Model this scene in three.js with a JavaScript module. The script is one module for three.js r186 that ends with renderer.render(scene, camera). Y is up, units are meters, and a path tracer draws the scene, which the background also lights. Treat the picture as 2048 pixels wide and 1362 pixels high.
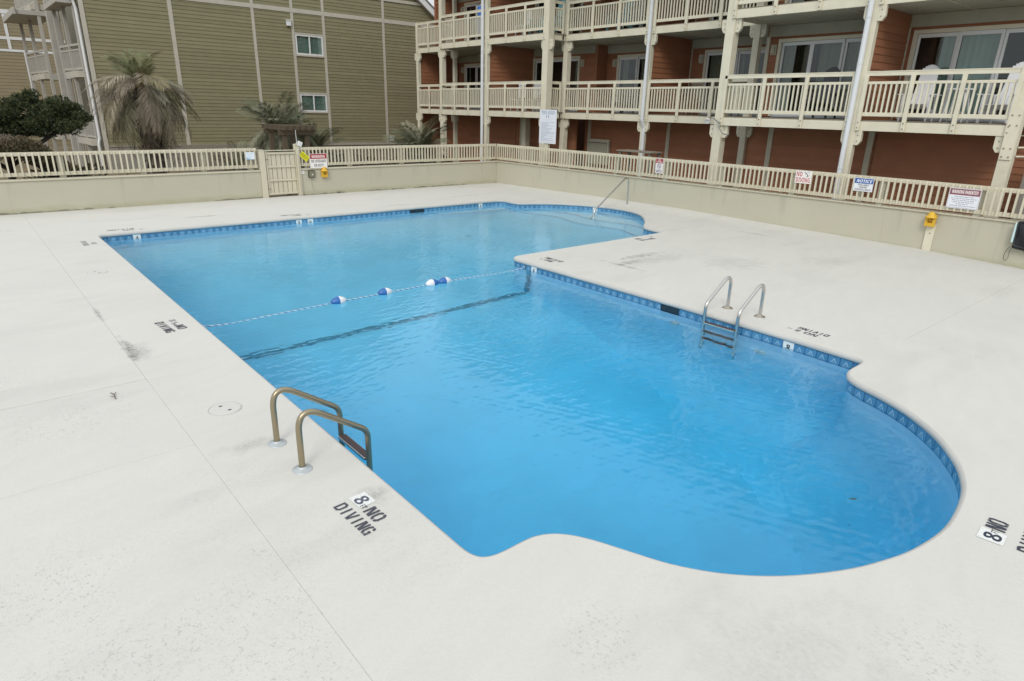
import * as THREE from 'three';
import { mergeGeometries } from 'three/addons/utils/BufferGeometryUtils.js';
import { RoundedBoxGeometry } from 'three/addons/geometries/RoundedBoxGeometry.js';

// ---------------------------------------------------------------- camera, sky, sun, exposure
const scene = new THREE.Scene();
const renderer = new THREE.WebGLRenderer({ antialias: true });
renderer.setSize(1024, 681);
renderer.toneMapping = THREE.LinearToneMapping;
renderer.toneMappingExposure = 1.15;
renderer.shadowMap.enabled = true;
const camera = new THREE.PerspectiveCamera(55.903, 1024 / 681, 0.1, 600);
camera.position.set(0, 2.7, 0);
camera.up.set(0.20199, 0.94049, -0.27327);
camera.lookAt(new THREE.Vector3(0.61200, -0.33904, -0.71450).add(camera.position));

const SKY_W = 256, SKY_H = 128, skyData = new Float32Array(SKY_W * SKY_H * 4);
{ // an even overcast: a little brighter overhead and towards the veiled sun, dimmer at the horizon, soft cloud mottling
  const s = new THREE.Vector3(-0.60, 0.62, 0.50).normalize(), d = new THREE.Vector3();
  for (let y = 0; y < SKY_H; y++) for (let x = 0; x < SKY_W; x++) {
    const th = (y + 0.5) / SKY_H * Math.PI - Math.PI / 2, ph = (x + 0.5) / SKY_W * 2 * Math.PI - Math.PI;
    d.set(Math.cos(th) * Math.cos(ph), Math.sin(th), Math.cos(th) * Math.sin(ph));
    const up = Math.max(0, d.y), glow = Math.pow(Math.max(0, d.dot(s)), 4);
    const mott = 1 + 0.05 * Math.sin(ph * 3 + 4 * up) * Math.cos(th * 7 + ph) + 0.03 * Math.sin(ph * 9 + 2) * Math.sin(th * 15);
    const L = d.y < 0 ? 0.35 : (0.66 + 0.30 * up + 0.28 * glow) * mott;
    const i = (y * SKY_W + x) * 4;
    skyData[i] = L * 0.965; skyData[i + 1] = L * 1.0; skyData[i + 2] = L * 1.045; skyData[i + 3] = 1;
  }
}
const sky = new THREE.DataTexture(skyData, SKY_W, SKY_H, THREE.RGBAFormat, THREE.FloatType);
sky.mapping = THREE.EquirectangularReflectionMapping; sky.magFilter = THREE.LinearFilter; sky.needsUpdate = true;
scene.background = sky; scene.environment = sky;

const sun = new THREE.DirectionalLight(new THREE.Color(1, 0.955, 0.875), 1.1);
sun.position.set(-18, 24.8, 11); sun.target.position.set(6, 0, -9);
sun.castShadow = true; sun.shadow.radius = 40; sun.shadow.mapSize.set(2048, 2048);
Object.assign(sun.shadow.camera, { left: -30, right: 30, top: 40, bottom: -30, near: 1, far: 120 });
scene.add(sun, sun.target);

// ---------------------------------------------------------------- helpers. Places are written (x, y, Z): Z metres ahead along the pool, so z = -Z
let seed = 7;
const rnd = () => { seed = (seed + 0x6d2b79f5) | 0; let t = Math.imul(seed ^ (seed >>> 15), 1 | seed); t = (t + Math.imul(t ^ (t >>> 7), 61 | t)) ^ t; return ((t ^ (t >>> 14)) >>> 0) / 4294967296; };
const rr = (a, b) => a + (b - a) * rnd();
const V = (x, y, Z) => new THREE.Vector3(x, y, -Z);
const clamp = (x, a, b) => Math.min(b, Math.max(a, x)), lerp = (a, b, t) => a + (b - a) * t;
const smooth = (a, b, x) => { const t = clamp((x - a) / (b - a), 0, 1); return t * t * (3 - 2 * t); };
const used = new Map();
const numbered = (name) => { const n = used.get(name) || 0; used.set(name, n + 1); return n ? name + '_' + String(n).padStart(3, '0') : name; };
const shade = (m) => { m.castShadow = m.receiveShadow = true; return m; };
function thing(name, label, category, [x, y, Z] = [0, 0, 0], group) {
  const o = new THREE.Group(); o.name = numbered(name); o.position.set(x, y, -Z);
  o.userData = { label, category }; if (group) o.userData.group = group;
  scene.add(o); return o;
}
function setting(name, geoms, m) { // ground, deck, water: top-level structure
  const o = shade(new THREE.Mesh(merge(geoms), m)); o.name = numbered(name); o.userData = { kind: 'structure' }; scene.add(o); return o;
}
const rootOf = (o) => { while (o.parent && o.parent !== scene) o = o.parent; return o; };
function merge(geoms) {
  const list = (Array.isArray(geoms) ? geoms : [geoms]);
  if (list.length === 1) return list[0];
  const plain = list.map((g) => { g = g.index ? g.toNonIndexed() : g; for (const k of Object.keys(g.attributes)) if (!['position', 'normal', 'uv'].includes(k)) g.deleteAttribute(k); return g; });
  return mergeGeometries(plain);
}
// a part in world places, re-based to its thing
function part(parent, name, geoms, m, more) {
  let g = merge(geoms); const b = rootOf(parent).position;
  if (b.lengthSq()) g = g.clone().translate(-b.x, -b.y, -b.z);
  const o = shade(new THREE.Mesh(g, m)); o.name = name; if (more) Object.assign(o.userData, more);
  parent.add(o); return o;
}
// a part that shares its geometry with others, put at a place
function piece(parent, name, g, m, p, turn = 0) {
  const o = shade(new THREE.Mesh(g, m)); o.name = name; o.position.copy(p).sub(rootOf(parent).position); o.rotation.y = turn; parent.add(o); return o;
}
const tally = new Map();
// alike pieces: the first 300 of a thing one by one, the rest as one part per parent
function pieces(parent, name, geoms, m) {
  const key = rootOf(parent).uuid + name, rest = [];
  for (const g of geoms) { const n = tally.get(key) || 0; if (n < 300) { tally.set(key, n + 1); part(parent, name, g, m); } else rest.push(g); }
  if (rest.length) part(parent, name, rest, m, { kind: 'stuff' });
}
function tag(o, label, category, group) { o.userData.label = label; o.userData.category = category; if (group) o.userData.group = group; return o; }
function metric(g) { // uv in metres by the face's direction
  const p = g.attributes.position, n = g.attributes.normal, uv = new Float32Array(p.count * 2);
  for (let i = 0; i < p.count; i++) {
    const ax = Math.abs(n.getX(i)), ay = Math.abs(n.getY(i)), az = Math.abs(n.getZ(i));
    if (ay >= ax && ay >= az) { uv[2 * i] = p.getX(i); uv[2 * i + 1] = p.getZ(i); } else if (ax >= az) { uv[2 * i] = p.getZ(i); uv[2 * i + 1] = p.getY(i); } else { uv[2 * i] = p.getX(i); uv[2 * i + 1] = p.getY(i); }
  }
  g.setAttribute('uv', new THREE.BufferAttribute(uv, 2)); return g;
}
function bx(x0, x1, y0, y1, Z0, Z1) { return metric(new THREE.BoxGeometry(x1 - x0, y1 - y0, Math.abs(Z1 - Z0)).translate((x0 + x1) / 2, (y0 + y1) / 2, -(Z0 + Z1) / 2)); }
function rb(x0, x1, y0, y1, Z0, Z1, r = 0.008) { return metric(new RoundedBoxGeometry(x1 - x0, y1 - y0, Math.abs(Z1 - Z0), 1, r).translate((x0 + x1) / 2, (y0 + y1) / 2, -(Z0 + Z1) / 2)); }
function tube(points, r, seg = 24, sides = 10, tension = 0.5) { return new THREE.TubeGeometry(new THREE.CatmullRomCurve3(points, false, 'catmullrom', tension), seg, r, sides, false); }
// a tube along straight runs with rounded bends of radius R
function bent(points, r, R, sides = 14) {
  const path = new THREE.CurvePath(); let from = points[0];
  for (let i = 1; i < points.length; i++) {
    const to = points[i];
    if (i === points.length - 1) { path.add(new THREE.LineCurve3(from, to)); break; }
    const a = to.clone().sub(points[i - 1]).normalize(), b = points[i + 1].clone().sub(to).normalize();
    const bend = R * Math.tan(Math.acos(clamp(a.dot(b), -1, 1)) / 2), p = to.clone().addScaledVector(a, -bend), q = to.clone().addScaledVector(b, bend);
    path.add(new THREE.LineCurve3(from, p)); path.add(new THREE.QuadraticBezierCurve3(p, to.clone().lerp(p.clone().lerp(q, 0.5), 0.12), q)); from = q;
  }
  return new THREE.TubeGeometry(path, 22 * points.length, r, sides, false);
}
function cyl(x, y0, y1, Z, r0, r1 = r0, seg = 16) { return new THREE.CylinderGeometry(r1, r0, y1 - y0, seg).translate(x, (y0 + y1) / 2, -Z); }
// a clapboard whose foot stands proud. axis 'z': runs along Z on the wall x = at, facing -x or +x; axis 'x': runs along x on the wall Z = at, facing the camera (dir -1) or away
function board(axis, at, a0, a1, y0, y1, dir = -1) {
  const foot = 0.024, head = 0.006;
  const g = axis === 'z' ? (dir < 0 ? bx(at - foot, at + 0.001, y0, y1, a0, a1) : bx(at - 0.001, at + foot, y0, y1, a0, a1)) : (dir < 0 ? bx(a0, a1, y0, y1, at - foot, at + 0.001) : bx(a0, a1, y0, y1, at - 0.001, at + foot));
  const p = g.attributes.position, mid = (y0 + y1) / 2;
  for (let i = 0; i < p.count; i++) if (p.getY(i) > mid) {
    if (axis === 'z') { if ((p.getX(i) - at) * dir > 0.01) p.setX(i, at + dir * head); }
    else if ((-p.getZ(i) - at) * dir > 0.01) p.setZ(i, -(at + dir * head));
  }
  g.computeVertexNormals(); return g;
}

// ---------------------------------------------------------------- noise and materials
const hash = (x, y, s) => { let h = Math.imul(x, 374761393) + Math.imul(y, 668265263) + Math.imul(s, 2147483647 ^ 0x5bd1e995); h = Math.imul(h ^ (h >>> 13), 1274126177); return ((h ^ (h >>> 16)) >>> 0) / 4294967296; };
function vnoise(x, y, s = 0, per = 0) {
  const xi = Math.floor(x), yi = Math.floor(y), fx = x - xi, fy = y - yi, u = fx * fx * (3 - 2 * fx), v = fy * fy * (3 - 2 * fy);
  const w = per ? (k) => ((k % per) + per) % per : (k) => k;
  const a = hash(w(xi), w(yi), s), b = hash(w(xi + 1), w(yi), s), c = hash(w(xi), w(yi + 1), s), d = hash(w(xi + 1), w(yi + 1), s);
  return a + (b - a) * u + (c - a) * v + (a - b - c + d) * u * v;
}
function fbm(x, y, oct, s = 0, per = 0) { let a = 0.5, t = 0, n = 0; for (let i = 0; i < oct; i++) { t += a * vnoise(x, y, s + i * 17, per); n += a; a *= 0.5; x *= 2; y *= 2; per *= 2; } return t / n; }
const toS = (c) => c <= 0.0031308 ? 12.92 * c : 1.055 * Math.pow(c, 1 / 2.4) - 0.055;
function raster(w, h, f, srgb = true, repeat = true) { // f(u, v) -> [r, g, b] linear, v upwards
  const d = new Uint8Array(w * h * 4);
  for (let y = 0, i = 0; y < h; y++) for (let x = 0; x < w; x++, i += 4) {
    const c = f((x + 0.5) / w, (y + 0.5) / h);
    for (let k = 0; k < 3; k++) d[i + k] = 255 * clamp(srgb ? toS(c[k]) : c[k], 0, 1);
    d[i + 3] = 255;
  }
  const t = new THREE.DataTexture(d, w, h); t.magFilter = THREE.LinearFilter; t.minFilter = THREE.LinearMipmapLinearFilter;
  t.wrapS = t.wrapT = repeat ? THREE.RepeatWrapping : THREE.ClampToEdgeWrapping; if (srgb) t.colorSpace = THREE.SRGBColorSpace; t.needsUpdate = true; return t;
}
const every = (t, x, y = x, r = 0) => { const c = t.clone(); c.repeat.set(1 / x, 1 / y); c.rotation = r; c.needsUpdate = true; return c; };
const grey = (t) => [t, t, t];
const paintTone = raster(512, 512, (u, v) => grey(0.86 + 0.14 * fbm(u * 8, v * 8, 5, 3, 8) - 0.05 * smooth(0.60, 0.85, fbm(u * 6, v * 6, 5, 9, 6))));
const grain = raster(512, 512, (u, v) => grey(0.5 * fbm(u * 16, v * 16, 5, 21, 16) + 0.5 * vnoise(u * 128, v * 128, 5, 128)), false);
const stucco = raster(512, 512, (u, v) => grey(0.6 * vnoise(u * 96, v * 96, 31, 96) + 0.4 * vnoise(u * 200, v * 200, 32, 200)), false);
const std = (r, g, b, roughness = 0.7, more = {}) => { const m = new THREE.MeshStandardMaterial({ roughness, metalness: 0, side: THREE.DoubleSide, ...more }); m.color.setRGB(r, g, b); return m; };
const painted = (r, g, b, rough = 0.62, size = 1.7) => std(r, g, b, rough, { map: every(paintTone, size), bumpMap: every(grain, 0.6), bumpScale: 0.0012 });
const wallTone = raster(2048, 384, (u, v) => { // 12 m of low wall, 1.4 m tall from 0.5 m below the deck: rain streaks under the cap, splash dirt at the foot
  const x = u * 12, y = v * 1.4 - 0.5, streak = fbm(x * 6, y * 0.5, 4, 301), foot = smooth(0.20, 0.0, y + 0.10 * (fbm(x * 3, y * 6, 3, 305) - 0.5)), mott = fbm(x * 1.3, y * 2, 4, 307);
  let t = 0.94 + 0.10 * (mott - 0.5) - 0.10 * smooth(0.58, 0.78, streak) * smooth(0.25, 0.78, y) - 0.13 * foot * (0.4 + fbm(x * 7, y * 12, 3, 309)) - 0.42 * smooth(0.030, 0.0, y - 0.035 * vnoise(x * 9, 0, 311)) * smooth(0.42, 0.6, vnoise(x * 1.7, 3, 313));
  t -= 0.07 * smooth(0.02, 0.0, Math.abs(((x + 0.3) % 2.44) - 1.2) - 0.004 + 0.01 * vnoise(x * 5, y * 5, 315)); // sheet joints
  return [0.525 * t, 0.502 * t, 0.395 * t * (1 - 0.1 * foot)];
});
wallTone.repeat.set(1 / 12, 1 / 1.4); wallTone.offset.set(0, 0.5 / 1.4);
const MAT = {
  cream: painted(0.715, 0.675, 0.53), creamDull: painted(0.54, 0.515, 0.405), fence: painted(0.63, 0.585, 0.45), fences: [painted(0.63, 0.585, 0.45), painted(0.60, 0.555, 0.42, 0.62, 1.1), painted(0.655, 0.605, 0.47, 0.62, 2.3)], wall: std(1, 1, 1, 0.85, { map: wallTone, bumpMap: every(stucco, 0.5), bumpScale: 0.0022 }),
  red: [painted(0.325, 0.135, 0.066, 0.7, 2.3), painted(0.305, 0.128, 0.062, 0.7, 1.9), painted(0.345, 0.144, 0.072, 0.7, 2.0)],
  green: [painted(0.230, 0.210, 0.117, 0.72, 2.9), painted(0.218, 0.199, 0.110, 0.72, 2.2), painted(0.243, 0.222, 0.125, 0.72, 3.3)],
  greenTrim: painted(0.50, 0.47, 0.39), porch: painted(0.44, 0.42, 0.375), tan: painted(0.28, 0.233, 0.145, 0.75, 3.1), white: painted(0.74, 0.745, 0.74, 0.45), vinyl: std(0.70, 0.72, 0.72, 0.4), soffit: painted(0.40, 0.385, 0.30, 0.8),
  steel: std(0.56, 0.55, 0.52, 0.26, { metalness: 1, bumpMap: every(grain, 0.3), bumpScale: 0.0003 }), steelWorn: std(0.50, 0.46, 0.38, 0.34, { metalness: 1 }), zinc: std(0.50, 0.54, 0.55, 0.45, { metalness: 0.55 }),
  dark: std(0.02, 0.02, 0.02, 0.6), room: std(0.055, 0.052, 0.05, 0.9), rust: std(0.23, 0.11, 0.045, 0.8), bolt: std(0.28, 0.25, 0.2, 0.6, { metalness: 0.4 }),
  glass: new THREE.MeshPhysicalMaterial({ color: 0xdfe8e4, roughness: 0.02, transmission: 1, thickness: 0, ior: 1.52, side: THREE.DoubleSide }),
  curtain: std(0.36, 0.34, 0.29, 0.95), sheer: std(0.62, 0.68, 0.69, 0.95), yellow: std(0.66, 0.40, 0.03, 0.5), wood: painted(0.115, 0.088, 0.056, 0.85, 0.9), greyWood: painted(0.24, 0.21, 0.165, 0.9, 1.1),
  concrete: painted(0.30, 0.28, 0.24, 0.9, 1.4), aqua: std(0.19, 0.47, 0.53, 0.5), whitePlastic: std(0.82, 0.83, 0.85, 0.45), darkPlastic: std(0.03, 0.035, 0.04, 0.5),
};
const pick = (list) => list[Math.floor(rnd() * list.length)];
function canvasTexture(w, h, draw, alpha = false) {
  const c = document.createElement('canvas'); c.width = w; c.height = h; const k = c.getContext('2d'); k.clearRect(0, 0, w, h); draw(k, w, h);
  const t = new THREE.CanvasTexture(c); t.colorSpace = THREE.SRGBColorSpace; t.anisotropy = 8; return t;
}

// ---------------------------------------------------------------- ground, pool outline
const soil = raster(512, 512, (u, v) => { const n = fbm(u * 8, v * 8, 6, 41, 8), w = vnoise(u * 64, v * 64, 44, 64); return [0.11 + 0.10 * n + 0.03 * w, 0.088 + 0.075 * n + 0.025 * w, 0.058 + 0.04 * n]; });
{ // a sheet to the horizon with the pool's pit left out
  const s = new THREE.Shape([[-300, -300], [300, -300], [300, 300], [-300, 300]].map((p) => new THREE.Vector2(...p)));
  s.holes.push(new THREE.Path([[-5.8, -4.8], [-5.8, 19.95], [16.12, 19.95], [16.12, -4.8]].map((p) => new THREE.Vector2(...p))));
  setting('ground', metric(new THREE.ShapeGeometry(s).rotateX(-Math.PI / 2).translate(0, -0.32, 0)), std(1, 1, 1, 0.95, { map: every(soil, 3.1), bumpMap: every(soil, 1.3), bumpScale: 0.02 }));
}
// the edge of the deck round the water, anticlockwise from the near end of the left side
const arc = (cx, cz, r, a0, a1, n, sx = 1) => Array.from({ length: n + 1 }, (_, i) => { const a = lerp(a0, a1, i / n) * Math.PI / 180; return [cx + r * sx * Math.cos(a), cz + r * Math.sin(a)]; });
const spline = (pts, n) => new THREE.SplineCurve(pts.map((p) => new THREE.Vector2(...p))).getPoints(n).map((p) => [p.x, p.y]);
const EDGE = [
  ...spline([[7.82, 2.80], [7.79, 2.70], [7.70, 2.652], [7.55, 2.645], [7.37, 2.64], [7.25, 2.61], [7.12, 2.53], [7.02, 2.38], [6.91, 2.13], [6.77, 1.88], [6.59, 1.65], [6.37, 1.43], [6.14, 1.26], [5.89, 1.11], [5.55, 0.98], [5.17, 0.91], [4.80, 0.89], [4.40, 0.94], [4.09, 1.03], [3.80, 1.15], [3.45, 1.36], [3.18, 1.60], [2.99, 1.86], [2.87, 2.12], [2.78, 2.33], [2.70, 2.47], [2.61, 2.565], [2.51, 2.615], [2.42, 2.628], [2.24, 2.63], [2.14, 2.645], [2.07, 2.69], [2.035, 2.78], [2.03, 2.9]], 130),
  [2.03, 6], [2.03, 9], [2.03, 12], [2.03, 15.72], ...arc(2.25, 15.74, 0.22, 180, 90, 5).slice(1),
  [5, 15.96], [8, 15.96], [11, 15.96],
  ...spline([[12.55, 15.96], [12.85, 15.95], [13.02, 15.86], [13.07, 15.70], [13.05, 15.40], [13.06, 15.18], [13.16, 15.05], [13.42, 14.93], [13.82, 14.70], [14.2, 14.35], [14.48, 13.98], [14.72, 13.55], [14.88, 13.05], [14.93, 12.6], [14.86, 12.15], [14.66, 11.68], [14.36, 11.3], [13.98, 10.93], [13.62, 10.62], [13.25, 10.36], [13.02, 10.18], [12.91, 10.0], [12.87, 9.8], [12.83, 9.5], [12.81, 9.41]], 90),
  [12.7, 9.4], [10.5, 9.385], ...arc(8.16, 9.16, 0.22, 90, 180, 6), [7.93, 5.5], [7.87, 3.6],
];
const N = EDGE.length, inward = EDGE.map((p, i) => { // towards the water; the outline runs clockwise seen from above
  const a = EDGE[(i + N - 1) % N], b = EDGE[(i + 1) % N], dx = b[0] - a[0], dz = b[1] - a[1], l = Math.hypot(dx, dz); return [dz / l, -dx / l];
});
const WATER = -0.15;
// strips along the outline: profile is a list of [offset towards the water, height]
function sweep(profile) {
  const pos = [], uv = [], index = []; let run = 0; const m = profile.length;
  for (let i = 0; i <= N; i++) {
    const p = EDGE[i % N], n = inward[i % N]; if (i) run += Math.hypot(p[0] - EDGE[(i - 1) % N][0], p[1] - EDGE[(i - 1) % N][1]);
    let h = 0; profile.forEach(([o, y], k) => { if (k) h += Math.hypot(o - profile[k - 1][0], y - profile[k - 1][1]); pos.push(p[0] + n[0] * o, y, -(p[1] + n[1] * o)); uv.push(run, h); });
    if (i) for (let k = 0; k < m - 1; k++) { const a = (i - 1) * m + k, b = i * m + k; index.push(a, a + 1, b, b, a + 1, b + 1); }
  }
  const g = new THREE.BufferGeometry(); g.setAttribute('position', new THREE.Float32BufferAttribute(pos, 3)); g.setAttribute('uv', new THREE.Float32BufferAttribute(uv, 2)); g.setIndex(index); g.computeVertexNormals(); return g;
}
// ---------------------------------------------------------------- deck of painted concrete slabs
// wear of the white paint, painted where it lies on the deck (metres)
const SMUDGES = [[1.13, 8.10, 0.05, 0.40, 0.5], [1.22, 7.95, 0.13, 0.24, 0.26], [1.09, 9.7, 0.03, 0.35, 0.35], [9.45, 7.7, 0.35, 0.12, 0.32], [10.1, 7.98, 0.6, 0.10, 0.34], [10.2, 7.6, 0.7, 0.3, 0.16], [9.2, 7.6, 0.05, 0.5, 0.35],
  [1.45, 5.02, 0.22, 0.10, 0.22], [1.90, 3.72, 0.10, 0.12, 0.25], [4.6, 17.3, 0.35, 0.08, 0.4], [3.0, 17.7, 0.6, 0.05, 0.2], [12.6, 17.3, 0.8, 0.06, 0.25], [9.6, 16.6, 0.5, 0.04, 0.3], [14.5, 8.1, 0.06, 0.5, 0.35], [12.9, 5.6, 0.5, 0.4, 0.12], [11.2, 6.6, 0.6, 0.5, 0.14], [0.2, 17.4, 0.5, 0.08, 0.3], [2.9, 1.0, 0.5, 0.5, 0.10]];
const SPECKS = [[0.35, 3.2, 0.9, 0.4], [0.75, 2.7, 0.35, 0.5], [0.0, 4.0, 0.5, 0.5], [0.95, 2.55, 0.15, 0.8], [0.6, 2.3, 0.4, 0.6], [2.2, 1.75, 0.3, 0.25], [0.3, 6.4, 0.7, 0.5], [-0.1, 7.6, 0.5, 0.5], [3.4, 0.5, 0.5, 0.3], [1.0, 2.9, 0.1, 1.0]];
function deckColour(x, z) {
  const big = fbm(x * 0.35 + 3, z * 0.35, 4, 61), mid = fbm(x * 1.6, z * 1.6, 4, 63), fine = vnoise(x * 60, z * 60, 65);
  const brush = fbm(x * 2.2 + z * 0.4, z * 9 - x * 3, 3, 66);
  let t = 0.592 + 0.030 * (big - 0.5) + 0.03 * (mid - 0.5) + 0.016 * (fine - 0.5) + 0.03 * (brush - 0.5);
  t -= 0.030 * smooth(0.58, 0.80, fbm(x * 0.7 + 0.3 * z, z * 1.9, 5, 71)); // faint grey drift of dirt
  for (const [sx, sz, rx, rz, k] of SMUDGES) { const d = Math.hypot((x - sx) / rx, (z - sz) / rz); if (d < 1.6) { const n = fbm(x * 9, z * 9, 4, 73); t -= k * 0.6 * smooth(1.5, 0.1, d + (n - 0.5) * 1.7) * (0.35 + 0.9 * vnoise(x * 50, z * 50, 75)); } }
  let pit = smooth(0.56, 0.72, fbm(x * 0.9, z * 0.9, 3, 81)) * 0.35;
  for (const [sx, sz, rx, rz] of SPECKS) { const d = Math.hypot((x - sx) / rx, (z - sz) / rz); if (d < 1.3) pit = Math.max(pit, smooth(1.3, 0.3, d + (fbm(x * 5, z * 5, 3, 83) - 0.5))); }
  if (pit > 0) t -= pit * 0.15 * smooth(0.64, 0.84, vnoise(x * 190, z * 190, 85) * 0.6 + 0.4 * vnoise(x * 60, z * 60, 87));
  t = Math.max(0.06, t);
  return [t, t * 0.985, t * 0.912];
}
const deckBump = raster(1024, 1024, (u, v) => grey(0.55 * fbm(u * 24, v * 24, 5, 91, 24) + 0.45 * vnoise(u * 220, v * 220, 92, 220)), false);
function deckMaterial(x0, x1, z0, z1, w, h) {
  const t = raster(w, h, (u, v) => deckColour(lerp(x0, x1, u), lerp(z0, z1, v)), true, false);
  t.repeat.set(1 / (x1 - x0), 1 / (z1 - z0)); t.offset.set(-x0 / (x1 - x0), -z0 / (z1 - z0));
  return std(1, 1, 1, 0.78, { map: t, bumpMap: every(deckBump, 1.35), bumpScale: 0.0016 });
}
const deck = thing('pool_deck', undefined, undefined); deck.userData = { kind: 'structure' };
function slab(points, hole, m, y = 0) {
  const s = new THREE.Shape(points.map((p) => new THREE.Vector2(...p))); if (hole) s.holes.push(new THREE.Path(hole.map((p) => new THREE.Vector2(...p))));
  const g = new THREE.ShapeGeometry(s), p = g.attributes.position, uv = g.attributes.uv;
  for (let i = 0; i < p.count; i++) uv.setXY(i, p.getX(i), p.getY(i));
  g.rotateX(-Math.PI / 2).translate(0, y, 0);
  const sides = []; // a thin rounded-down edge to the joint
  for (let i = 0; i < points.length; i++) {
    const a = points[i], b = points[(i + 1) % points.length], q = new THREE.BufferGeometry();
    q.setAttribute('position', new THREE.Float32BufferAttribute([a[0], y, -a[1], b[0], y, -b[1], b[0], y - 0.02, -b[1], a[0], y - 0.02, -a[1]], 3)); q.setAttribute('uv', new THREE.Float32BufferAttribute([a[0], a[1], b[0], b[1], b[0], b[1], a[0], a[1]], 2));
    q.setIndex([0, 1, 2, 0, 2, 3]); q.computeVertexNormals(); sides.push(q);
  }
  return part(deck, 'deck_slab', [g, ...sides], m);
}
const deckNear = deckMaterial(-0.9, 1.1, 0.6, 7.1, 640, 2048), deckLeft = deckMaterial(-1.6, 1.1, 6.9, 20, 640, 2048), deckMain = deckMaterial(0.9, 16.2, -0.2, 20.1, 2048, 2048), deckRight = deckMaterial(9, 16.2, 0, 8.1, 1024, 1024);
const J = 0.0016; // half a joint
for (const [a, b] of [[-5, 2.12], [2.12, 5.32], [5.32, 7.04], [7.04, 11.1], [11.1, 15.3], [15.3, 20]]) slab([[-6, a + J], [1.085 - J, a + J], [1.085 - J, b - J], [-6, b - J]], null, b < 8 ? deckNear : deckLeft, -0.003 * (b < 8));
slab([[1.085 + J, -5], [9.08 - J, -5], [9.08 - J, 8.02 + J], [15.35, 8.02 + J], [15.35, 20], [1.085 + J, 20]], EDGE, deckMain);
slab([[9.08 + J, 2.67 + J], [15.35, 2.67 + J], [15.35, 8.02 - J], [9.08 + J, 8.02 - J]], null, deckRight);
slab([[9.08 + J, -5], [15.35, -5], [15.35, 2.67 - J], [9.08 + J, 2.67 - J]], null, deckRight);
{ // the strip at the foot of the right wall, which rises and falls a little
  const zs = [-5, 0, 1.5, 3, 4.8, 7.2, 9, 11.2, 13.8, 16, 18, 20], hs = [-0.2, -0.16, -0.13, -0.11, -0.02, 0.02, 0.05, 0.09, 0.08, 0.05, 0.02, 0], pos = [], uv = [], index = [];
  zs.forEach((z, i) => [0, 0.2, 0.5, 0.8, 1].forEach((t, k) => { const x = lerp(15.35, 16.2, t); pos.push(x, hs[i] * t * t * (1.9 - 0.9 * t), -z); uv.push(x, z); if (i && k) { const a = (i - 1) * 5 + k - 1, b = i * 5 + k - 1; index.push(a, a + 1, b, b, a + 1, b + 1); } }));
  const g = new THREE.BufferGeometry(); g.setAttribute('position', new THREE.Float32BufferAttribute(pos, 3)); g.setAttribute('uv', new THREE.Float32BufferAttribute(uv, 2)); g.setIndex(index); g.computeVertexNormals();
  part(deck, 'deck_slab', g, deckMain);
}
{ // what shows at the bottom of the joints
  const jm = std(0.54, 0.53, 0.485, 0.9); const w = 0.02;
  part(deck, 'joint_filler', [bx(1.085 - w, 1.085 + w, -0.010, -0.0045, -5, 20), bx(9.08 - w, 9.08 + w, -0.010, -0.0045, -5, 8.02 + w), bx(9.08, 15.35, -0.010, -0.0045, 8.02 - w, 8.02 + w), bx(9.08, 15.35, -0.010, -0.0045, 2.67 - w, 2.67 + w), ...[2.12, 5.32, 7.04, 11.1, 15.3].map((z) => bx(-6, 1.085, -0.010, -0.0045, z - w, z + w))], jm);
}
// ---------------------------------------------------------------- pool: coping, tile band, shell, steps, water
const pool = thing('swimming_pool', undefined, undefined); pool.userData = { kind: 'structure' };
part(pool, 'coping', sweep([[-0.004, -0.0005], [0.006, -0.002], [0.018, -0.008], [0.027, -0.020], [0.030, -0.034], [0.027, -0.050], [0.020, -0.060], [0.008, -0.063], [-0.01, -0.063]]), std(0.56, 0.555, 0.52, 0.75, { bumpMap: every(stucco, 0.4), bumpScale: 0.0015, map: every(paintTone, 1.9) }));
const plasterMap = raster(1024, 1024, (u, v) => { const n = fbm(u * 6, v * 6, 5, 101, 6), w = fbm(u * 24, v * 24, 4, 103, 24), t = 0.86 + 0.16 * n + 0.07 * (w - 0.5); return [t, t, t]; });
const plaster = std(0.57, 0.815, 0.965, 0.85, { map: every(plasterMap, 5.3, 4.1) });
part(pool, 'pool_wall', sweep([[-0.006, -0.06], [-0.006, -0.22], [0.002, -0.235], [0.002, -0.8], [0.008, -1.2], [0.04, -1.5], [0.10, -1.75], [0.20, -1.98], [0.34, -2.19], [0.52, -2.37], [0.74, -2.51], [1.0, -2.595], [1.25, -2.64]]), plaster);
const depth = (z) => z > 8.85 ? lerp(1.45, 0.95, (z - 8.85) / 7.1) : z > 4.6 ? lerp(2.45, 1.45, smooth(4.4, 9.4, z) * 0.5 + (z - 4.6) / 4.25 * 0.5) : 2.45;
{
  const g = new THREE.PlaneGeometry(13.6, 15.6, 60, 90).rotateX(-Math.PI / 2).translate(8.5, 0, -8.5), p = g.attributes.position;
  for (let i = 0; i < p.count; i++) { const z = -p.getZ(i); let d = depth(z); if (p.getX(i) > 8.2 && z > 9) d = lerp(d, 1.0, smooth(8.2, 11, p.getX(i))); p.setY(i, WATER - d + 0.01); }
  g.computeVertexNormals(); part(pool, 'pool_floor', metric(g), plaster);
}
const lineTile = std(0.13, 0.30, 0.39, 0.4), tileBlue = std(0.05, 0.22, 0.42, 0.25);
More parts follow.
